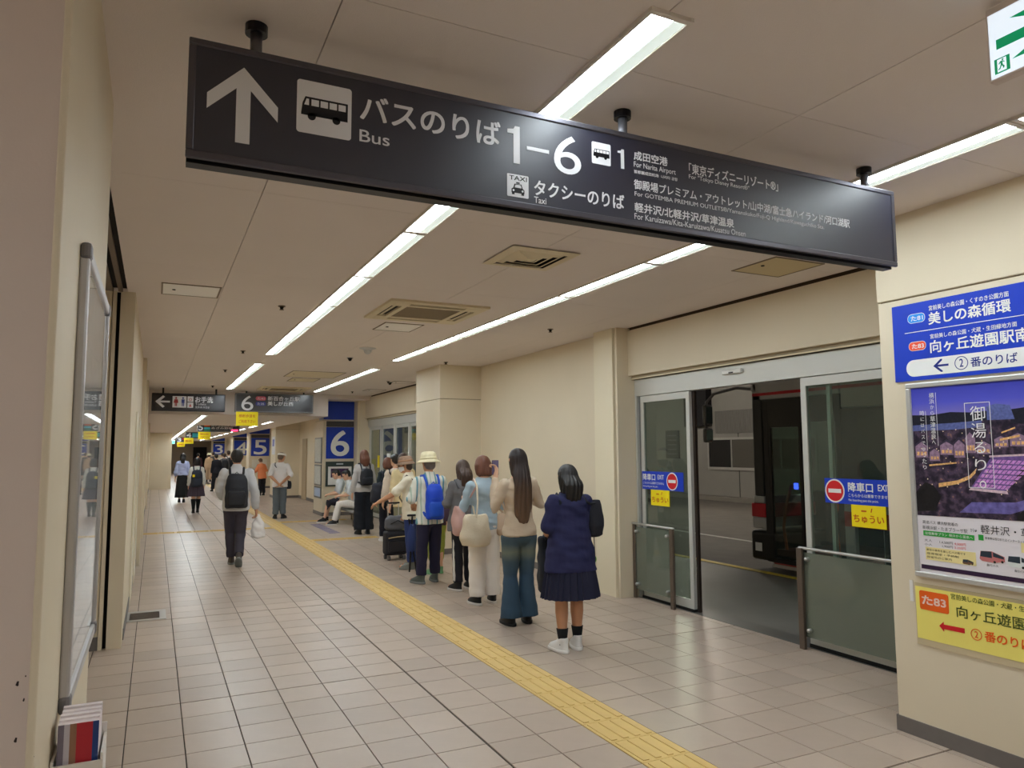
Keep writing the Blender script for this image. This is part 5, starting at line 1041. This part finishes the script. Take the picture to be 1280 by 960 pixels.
# 1 schoolgirl in navy
p = Person('schoolgirl in a navy sweater and pleated skirt, last in the queue', 3.16, 5.42, 1.535, -4, None, .0075, SKIN2, legs=1.0, head=(16, -6), feet={'L': (-.062, .0, 0, 12), 'R': (.05, .03, 0, -14)}, arms={'L': ((-.135, .0, .64), (-.085, .11, .60)), 'R': ((.135, .02, .64), (.09, .12, .60))}, wide=1.12)
p.hair(BLACKH, 'mid', .14, .056); p.top(NAVY, .425, .47, .026, 1.5, 'sweater', .008, .85, True, .11); p.skirt(NAVYS, .285, .6, .165, .125, 26, 'pleated_skirt'); p.shoes(WSHOE, WSHOE, .0, 1.05); p.socks(BSOCK, .075)
t, o = p.shoulder_bag(BCLOTH, 'black school bag hanging on the schoolgirl in navy', (.15, -.005, .70), (.05, .05, .1), 'R', None)
t, o = p.shoulder_bag(M('dark_bag', (28, 32, 40), .8), 'dark jacket bundle hanging on the forearm of the schoolgirl in navy', (-.12, .09, .45), (.03, .045, .15), 'L', None, name='jacket_bundle', cat='jacket', flop=.012)
bt = p.carried('bag_charm', 'small green charm hanging at the side of the schoolgirl in navy', 'charm', Vector((.155, -.0, .475)) * p.h); obj('charm', ball(bmesh.new(), Vector((.155, 0, .475)) * p.h, .022, (.6, .5, 1.2)), M('green_charm', (110, 170, 60), .5), bt[0], bt[1], smooth=True); obj('cord', TB([Vector((.155, 0, .49)) * p.h, Vector((.15, 0, .6)) * p.h], .004, 6), BCLOTH, bt[0], bt[1])
# 2 long haired woman in flared jeans
JEAN = bands('faded_blue_denim', [(0, (54, 78, 98)), (.45, (60, 84, 106)), (.60, (72, 92, 104)), (.69, (112, 118, 106)), (.76, (74, 92, 100)), (1, (54, 70, 90))], 'Z', 1.0, 0, .06, 9)
p = Person('woman with very long brown hair in a tan top and flared jeans', 3.2, 6.46, 1.67, -3, None, .008, head=(8, 4), feet={'L': (-.062, .0, 0, 8), 'R': (.058, .02, 0, -14)}, arms={'L': ((-.145, .015, .655), (-.115, .075, .83)), 'R': ((.15, .03, .67), (.1, .12, .74))}, curl=.8)
p.hair(bands('brown_fading_hair', [(0, (104, 80, 62)), (.35, (88, 68, 54)), (.62, (58, 46, 42)), (1, (44, 38, 38))], 'Z', 1.6, -1.62, .12, 14, .36), 'long', .36, .058); p.top(M('tan_ribbed_top', (204, 184, 160), .85, bump=.5, bs=16, stretch=(.6, .6, 1.8)), .475, .93, .011, .9, 'top', .007, .835); p.trousers(JEAN, (.062, .055, .041, .05, .064), .52, 1.02, .003, 'flared_jeans', .004); p.shoes(BSHOE, BSHOE)
p.phone('L', 'dark phone raised by the woman with very long hair', (74, 40, 56))
# 3 white trousers
p = Person('woman with reddish bobbed hair in a pale blue sweater and white trousers', 3.27, 7.46, 1.6, 0, None, .009, head=(14, 0), feet={'L': (-.06, .0, 0, 10), 'R': (.07, .02, 0, -10)}, arms={'L': ((-.145, .02, .64), (-.09, .13, .69)), 'R': ((.14, .02, .64), (.09, .13, .69))}, wide=1.12)
p.hair(REDH, 'bob'); p.top(M('pale_blue_knit', (164, 182, 194), .9, bump=.45, bs=18), .47, .92, .014, 1.0, 'sweater', .007, .85); p.trousers(M('white_cotton', (240, 233, 226), .85, bump=.45, bs=16, stretch=(1.4, 1.4, .6)), (.066, .064, .058, .056, .056), .56, .99, .008, 'wide_trousers', .006); p.shoes(BSHOE, SOLEW)
CANVAS = M('cream_mesh_canvas', (222, 208, 184), .9, bump=.6, bs=90); p.shoulder_bag(CANVAS, 'cream mesh tote on the shoulder of the woman in white trousers', (-.11, -.115, .505), (.105, .045, .105), 'L', None, over=None, name='tote_bag', flop=.009)
p.shoulder_bag(M('beige_leather', (190, 164, 140), .6), 'beige handbag at the side of the woman in white trousers', (.14, -.05, .53), (.075, .045, .075), 'R', name='handbag'); p.shoulder_bag(M('dusty_pink_cloth', (196, 158, 150), .9), 'dusty pink jacket over the arm of the woman in white trousers', (-.165, .045, .56), (.045, .06, .1), 'L', name='folded_jacket', cat='jacket', flop=.012)
# 4 grey tee
p = Person('woman in a grey tee and black striped track pants looking at a phone', 3.37, 8.3, 1.55, 4, None, .009, head=(22, -14), feet={'L': (-.06, .0, 0, 16), 'R': (.06, .03, 0, -8)}, arms={'L': ((-.14, .01, .64), (-.06, .13, .68)), 'R': ((.14, .02, .64), (.08, .14, .74))}, wide=1.1)
p.hair(BROWNH, 'mid', .16, .054); p.top(M('grey_jersey', (106, 104, 106), .9, bump=.4, bs=18), .45, .44, .024, 1.5, 'tee_shirt', .008, .85, False, .08); p.trousers(BCLOTH, (.058, .048, .042, .04, .038), .56, .97, .006, 'track_pants'); p.shoes(BSHOE, SOLEW)
l = p.leg('L'); obj('side_stripe', TB([path_point(l, t) + Vector((-.036 * p.h, -.012 * p.h, 0)) for t in (.2, .45, .7, .92)], .016, 8), M('white_stripe', (220, 218, 214), .8), p.root, (0, 0, 0), smooth=True)
p.phone('R', 'blue phone held by the woman in the grey tee', (60, 90, 150)); p.shoulder_bag(M('grey_bag', (84, 82, 86), .8), 'small grey bag across the back of the woman in the grey tee', (.12, .02, .52), (.05, .04, .07), 'R', over='L')
# 5 man in cream hat with blue backpack
SHIRT5 = stripes('teal_white_stripe_cotton', [(0, (226, 224, 212)), (.30, (104, 156, 170)), (.48, (222, 222, 212)), (.72, (176, 192, 176)), (.84, (226, 226, 216))], 8.5)
p = Person('man in a cream hat and striped shirt wearing a bright blue backpack', 3.17, 8.95, 1.60, 3, None, .009, SKIN2, False, feet={'L': (-.085, .0, 0, 24), 'R': (.06, .04, 0, -6)}, arms={'L': ((-.15, .015, .65), (-.09, .13, .60)), 'R': ((.15, .015, .65), (.09, .13, .60))}, head=(4, 6), lean=.01)
p.hair(M('grey_hair', (110, 102, 96), .5), 'short'); p.hat(M('cream_straw', (236, 226, 190), .8, bump=.3, bs=200), .098, .062, .066, .02, M('cream_band', (226, 214, 176), .7)); p.top(SHIRT5, .46, .5, .02, 1.4, 'striped_shirt', .006, .85, True, .05); p.trousers(M('dark_navy_cotton', (36, 34, 60), .85, bump=.4, bs=18), (.062, .055, .047, .043, .042), .56, .97, .007); p.shoes(M('grey_green_shoe', (84, 92, 88), .6), M('grey_sole', (120, 124, 122), .6))
p.backpack(M('bright_blue_nylon', (26, 74, 208), .5), 'bright blue backpack on the man in the cream hat', .50, .775, .075, .085, M('royal_blue_nylon', (34, 84, 200), .5))
# 6 child and companion half hidden behind the hat man
p = Person('child in green shorts and green sandals half hidden behind the man in the hat', 3.48, 9.55, 1.28, 10, None, .011, legs=.95, feet={'L': (-.06, 0, 0, 10), 'R': (.06, .02, 0, -10)}); p.hair(BROWNH, 'short'); p.top(M('dark_purple_knit', (74, 52, 74), .9), .47, .45, .014); p.trousers(M('olive_green_shorts', (150, 160, 70), .85), (.062, .056, .054, .05, .05), .58, .46, .006, 'shorts'); p.shoes(M('mint_sandal', (120, 176, 130), .6))
p.backpack(M('dark_plum_nylon', (72, 52, 72), .7), 'dark plum backpack on the child behind the hat man', .55, .82, .1, .1)
# 7 man in the brown bucket hat, arm on the suitcase
p = Person('person in a brown bucket hat and white mask reaching to the suitcase', 3.32, 10.15, 1.56, 62, None, .01, SKIN2, False, head=(6, 0), arms={'L': ((-.13, .13, .68), (-.11, .28, .60)), 'R': ((.14, -.02, .63), (.13, .06, .49))}, lean=.03)
p.hair(BROWNH, 'short'); p.hat(M('mottled_brown_straw', (150, 124, 104), .85, var=.25, vs=60), .085, .06, .055, .022, M('brown_band', (170, 128, 100), .8)); p.mask(); p.top(M('cream_cotton', (234, 226, 206), .85), .44, .42, .022, 1.5, 'shirt', .007, .85, True, .08); p.trousers(M('blue_cotton', (46, 62, 116), .85), (.062, .056, .048, .044, .044), .56, .97); p.shoes(M('grey_shoe', (130, 132, 128), .6))
p.shoulder_bag(M('taupe_bag', (110, 100, 90), .8), 'taupe waist bag of the person in the brown bucket hat', (.1, .06, .5), (.06, .045, .05), 'R', over='L')
# 8-11 further along
p = Person('person with tousled brown hair in a pale yellow shirt in the middle of the queue', 3.70, 11.75, 1.62, 20, None, .011, fem=False, head=(6, -10)); p.hair(BROWNH, 'bob'); p.top(M('pale_yellow_cotton', (226, 208, 164), .85), .46, .5, .02, 1.4, 'shirt', .007, .85, True, .05); p.trousers(M('sage_trousers', (146, 146, 122), .85), (.064, .058, .052, .048, .048), .56, .97); p.shoes(BSHOE)
p = Person('woman with a dark ponytail in a cream top with a black strap', 3.80, 12.5, 1.6, -4, None, .011, head=(6, 20)); p.hair(BLACKH, 'pony', .14); p.top(M('ivory_cotton', (230, 218, 204), .85), .46, .9, .016); p.trousers(BCLOTH, (.06, .052, .046, .044, .044), .56, .97); p.shoes(BSHOE); p.shoulder_bag(BCLOTH, 'black sling bag of the woman with the ponytail', (.12, .0, .52), (.06, .05, .07), 'R', over='L')
p = Person('woman with short brown hair in a black dress carrying two black bags', 3.92, 13.4, 1.54, 0, None, .012, head=(10, 0)); p.hair(REDH, 'bob'); p.top(M('black_green_knit', (34, 44, 48), .9), .45, .45, .02); p.trousers(M('ink_trousers', (28, 30, 44), .85), (.062, .054, .05, .048, .048), .56, .98); p.shoes(WSHOE); p.shoulder_bag(BCLOTH, 'large black tote on the shoulder of the woman in the black dress', (.15, -.06, .53), (.075, .07, .12), 'R', name='tote_bag'); p.shoulder_bag(M('slate_nylon', (40, 42, 54), .7), 'bulky slate duffel bag of the woman in the black dress', (-.13, -.09, .58), (.1, .08, .12), 'L', name='duffel_bag', flop=.012)
p = Person('woman with copper brown hair in a grey blouse and wide black trousers', 3.82, 14.75, 1.68, 4, None, .012, head=(0, 0)); p.hair(REDH, 'mid', .13, .052); p.top(M('light_grey_cotton', (190, 186, 184), .85), .47, .9, .02); p.trousers(M('wide_black_trousers', (24, 28, 38), .85), (.066, .066, .066, .068, .07), .58, 1.0, .01, 'wide_trousers', .008); p.shoes(BSHOE); p.backpack(M('black_nylon', (34, 36, 44), .6), 'black backpack on the woman with copper brown hair', .58, .78, .08, .09)
# suitcase and walking frame
sc = thing('suitcase', 'black two wheeled suitcase with a grey bag strapped on top', 'suitcase', (3.37, 11.1, 0)); x, y = 3.37, 11.1
bm = box(bmesh.new(), x - .17, x + .17, y - .12, y + .12, .07, .44, .05, 3); obj('case_body', bm, M('black_ballistic', (36, 36, 44), .7), sc, smooth=False); obj('front_pocket', BX(x - .14, x + .14, y - .15, y - .115, .12, .3, .03, 3), M('black_ballistic'), sc); obj('cord', TB([(x - .14, y - .155, .34), (x, y - .16, .355), (x + .14, y - .155, .36)], .008, 6), M('tan_cord', (200, 176, 130), .7), sc)
for sx in (-.12, .12): obj('wheel', CY((x + sx - .02, y - .09, .035), (x + sx + .02, y - .09, .035), .035, n=16), M('wheel_grey', (90, 90, 94), .5), sc); obj('wheel', CY((x + sx - .02, y + .09, .035), (x + sx + .02, y + .09, .035), .035, n=16), M('wheel_grey'), sc); obj('handle_rod', CY((x + sx * .7, y + .1, .44), (x + sx * .7, y + .1, .84), .008, n=8), ALU, sc)
obj('handle_grip', TB([(x - .09, y + .1, .85), (x + .09, y + .1, .85)], .014, 8), BLACKM, sc, smooth=True)
dg = thing('duffel_bag', 'grey soft bag resting on top of the black suitcase', 'bag', (x, y, .45)); bm = bmesh.new(); loft(bm, [(x, y, .45 + z, .16 * a, .12 * a) for z, a in ((0, .8), (.03, 1), (.1, 1.05), (.17, .9), (.21, .6))], 26, None, .8); blob('bag_body', bm, .012, M('grey_nylon', (96, 98, 106), .6), dg, tuple(dg.location), smooth=4, disp=folds(.012, 9, 9)); obj('side_handle', TB([(x - .1, y - .12, .55), (x, y - .15, .6), (x + .1, y - .12, .55)], .009, 6), BLACKM, dg, smooth=True)
wf = thing('folding_stool', 'folded blue cane stool standing between the hat man and the suitcase', 'stool', (3.25, 9.9, 0))
for a, b in (((3.2, 9.85, .0), (3.27, 9.95, .75)), ((3.3, 9.85, .0), (3.22, 9.95, .7)), ((3.25, 9.98, .0), (3.25, 9.9, .74))): obj('leg', TB([a, b], .011, 8), BLACKM, wf, smooth=True)
obj('seat_cloth', TB([(3.245, 9.91, .3), (3.25, 9.91, .5), (3.25, 9.92, .62)], [.05, .06, .03], 12), M('blue_cotton'), wf, smooth=True); obj('grip', TB([(3.2, 9.93, .76), (3.3, 9.93, .76)], .015, 8), BLACKM, wf, smooth=True)
# bench with two seated people
bn = thing('bench', 'low grey bench by pillar 6 with two people sitting on it', 'bench', (4.2, 17.1, 0)); obj('seat', BX(3.95, 4.42, 16.2, 18.1, .29, .335, .02), M('grey_bench', (140, 138, 136), .5), bn)
for yy in (16.3, 18.0):
    for xx in (4.0, 4.37): obj('leg', CY((xx, yy, 0), (xx, yy, .29), .02, n=10), STEEL, bn)
def seated(label, x, y, hair, topm, botm, rz=84, shorts=True, hh=1.62, hairk='short'):
    p = Person(label, x, y, hh, rz, None, .012, fem=False, legs=.95, hip=(0, 0, .275), lean=.06, head=(24, 0), feet={'L': (-.07, .30, 0, 10), 'R': (.07, .26, 0, -10)}, knees={'L': (-.075, .22, .30), 'R': (.075, .2, .30)}, arms={'L': ((-.13, .09, .42), (-.05, .2, .40)), 'R': ((.13, .09, .42), (.05, .2, .40))})
    p.hair(hair, hairk); p.top(topm, .47, .45, .018, 1.4); p.trousers(botm, (.062, .056, .048, .044, .042), .57, .5 if shorts else .97, .006, 'shorts' if shorts else 'trousers'); p.shoes(BSHOE, SOLEW); return p
p = seated('person in dark shorts seated on the bench looking down', 4.08, 17.6, BLACKH, M('pale_grey_cotton', (200, 206, 210), .85), M('dark_shorts', (40, 38, 48), .85))
p = seated('person in white trousers seated on the bench behind the other', 4.16, 16.9, BLACKH, M('pale_grey_cotton'), M('white_cotton'), 84, False); p.shoulder_bag(CANVAS, 'cream bag on the lap of the person in white trousers', (.02, .14, .36), (.09, .06, .09), 'R', name='lap_bag')
# 12 walking man with black backpack
p = Person('man walking away with a large black backpack and a white shirt', 1.10, 11.6, 1.69, -4, None, .009, SKIN2, False, lean=.015, head=(4, 0), feet={'L': (-.022, .10, .0, 0), 'R': (.03, -.17, .045, -4, 42)}, knees={'L': (-.04, .075, .28), 'R': (.042, .035, .265)}, arms={'L': ((-.14, .04, .65), (-.10, .13, .57)), 'R': ((.155, -.01, .63), (.17, .03, .47))}, curl=.9)
p.hair(BLACKH, 'short'); p.top(M('white_grey_shirt', (204, 204, 206), .8), .47, .92, .022, 1.0, 'shirt', .008, .85, True, .05); p.trousers(M('charcoal_trousers', (62, 58, 70), .8, bump=.4, bs=16), (.058, .052, .045, .040, .040), .56, .97, .006); p.shoes(M('grey_brown_shoe', (78, 70, 66), .6), M('grey_sole'))
p.backpack(M('black_nylon'), 'large black backpack on the man walking away', .50, .79, .095, .1, M('black_strap', (26, 26, 32), .6))
h = p.h; t, o = p.carried('plastic_bag', 'white plastic shopping bag in the hand of the walking man', 'bag', Vector((.19, .04, .22)) * h); bm = bmesh.new(); loft(bm, [(.19 * h, .04 * h, z * h, a, b) for z, a, b in ((.22, .07, .05), (.235, .105, .07), (.3, .10, .06), (.36, .075, .045), (.40, .045, .03), (.43, .02, .015))], 24); blob('bag_body', bm, .008, M('white_film', (232, 228, 226), .35), t, o, smooth=3, disp=folds(.009, 14, 14)); obj('handle', TB([Vector((.185, .03, .425)) * h, Vector((.178, .035, .45)) * h, p.J['palmR'] + Vector((0, 0, -.01))], .006, 6), M('white_film'), t, o)
# 13 school girl with backpack, 14 woman in long skirt, 15 old man, 16 orange
p = Person('schoolgirl walking away in a grey skirt with a navy backpack', 1.06, 22.1, 1.5, 0, None, .013, legs=1.0, hands=True, feet={'L': (-.04, -.05, 0, 0), 'R': (.04, .08, 0, 0)}); p.hair(BLACKH, 'bob'); p.top(M('white_school_shirt', (222, 222, 216), .8), .5, .9, .02); p.skirt(M('plum_check_skirt', (74, 64, 78), .85), .3, .6, .15, .12, 20, 'pleated_skirt'); p.socks(BSOCK, .2); p.shoes(BSHOE); t, o = p.backpack(M('navy_nylon', (40, 46, 60), .6), 'navy backpack with a yellow tag on the walking schoolgirl', .47, .78, .1, .1); obj('yellow_tag', BX(-.12, -.06, -.36, -.33, .98, 1.05, .008, 1), YELP, t, o)
p = Person('woman walking away in a light blue blouse and a long black skirt', .85, 26.9, 1.62, 0, None, .014, feet={'L': (-.04, .05, 0, 0), 'R': (.04, -.06, 0, 0)}); p.hair(BLACKH, 'mid', .17, .04); p.top(M('light_blue_blouse', (176, 188, 228), .8), .52, .6, .03, 1.6, 'blouse', .01); p.skirt(M('long_black_skirt', (28, 30, 32), .85), .1, .62, .12, .1, 0, 'long_skirt'); p.shoes(BSHOE)
p = Person('old man in a white tee and white visor with hands behind his back', 2.84, 19.15, 1.64, -6, None, .012, SKIN2, False, lean=.03, head=(12, -42), arms={'L': ((-.15, -.06, .65), (-.03, -.12, .53)), 'R': ((.15, -.06, .65), (.0, -.13, .52))}, feet={'L': (-.06, 0, 0, 10), 'R': (.06, .02, 0, -30)})
p.hair(M('grey_brown_hair', (104, 84, 68), .5), 'short'); o = p.hat(M('white_visor', (236, 234, 230), .6), .062, .062, .03, .006); p.top(M('white_tee', (232, 226, 224), .8), .47, .42, .024, 1.4, 'tee_shirt', .007, .85, False, .06); p.trousers(M('slate_trousers', (98, 106, 112), .85), (.062, .056, .05, .046, .046), .56, .97); p.shoes(BSHOE); p.shoulder_bag(BCLOTH, 'black cross body bag of the old man in the visor', (.13, .03, .5), (.04, .06, .06), 'R', over='L')
p = Person('person in an orange top and black trousers bending by the far pillar', 3.72, 29.6, 1.42, 20, None, .014, lean=.06, head=(20, 0), arms={'L': ((-.15, .04, .66), (-.12, .15, .62)), 'R': ((.15, .04, .66), (.1, .15, .62))}); p.hair(M('grey_brown_hair'), 'short'); p.top(M('orange_cloth', (232, 142, 96), .85), .45, .9, .03, 1.0, 'jacket', .008, .85, False, .08); p.trousers(BCLOTH, (.062, .056, .05, .046, .046), .56, .97); p.shoes(BSHOE)
# far crowd
FAR = [('person in a tan hat and tan coat in the distant crowd', 2.78, 45.0, 1.58, M('tan_cloth', (190, 160, 130), .85), M('tan_cloth'), M('cream_straw'), False), ('person in a dark maroon top in the distant crowd', 2.25, 46.0, 1.6, M('maroon_cloth', (84, 52, 60), .85), BCLOTH, None, False), ('person with a big dark pack in the distant crowd', 2.95, 37.0, 1.6, M('grey_jersey'), M('dark_navy_cotton'), None, True),
       ('person striding in dark clothes in the distant crowd', 2.38, 33.5, 1.58, BCLOTH, BCLOTH, None, False), ('person in a white shirt and dark pack in the distant crowd', 3.25, 38.5, 1.72, M('white_tee'), M('dark_navy_cotton'), None, True), ('person in a pale top at the end of the distant crowd', 3.4, 44.0, 1.6, M('ivory_cotton'), BCLOTH, None, False), ('person in a grey top near the blue 3 pillar', 3.3, 50.0, 1.65, M('grey_jersey'), BCLOTH, None, False)]
for i, (l, x, y, hh, tm_, bm_, ht, pk) in enumerate(FAR):
    st = 'striding' in l
    p = Person(l, x, y, hh, -10 + 7 * i if not st else 20, None, .02, hands=True, feet={'L': (-.05, .14, 0, 0), 'R': (.05, -.16, .02, 0)} if st else None, lean=.04 if st else 0)
    p.hair(BLACKH if i % 2 else BROWNH, 'short'); p.top(tm_, .46, .9, .025); p.trousers(bm_, (.064, .058, .052, .048, .048), .56, .97); p.shoes(BSHOE)
    if ht: p.hat(ht, .09)
    if pk: p.backpack(M('black_nylon'), 'dark backpack on the %s' % l.split(' in the')[0], .48, .8, .1, .12, pocket=False)
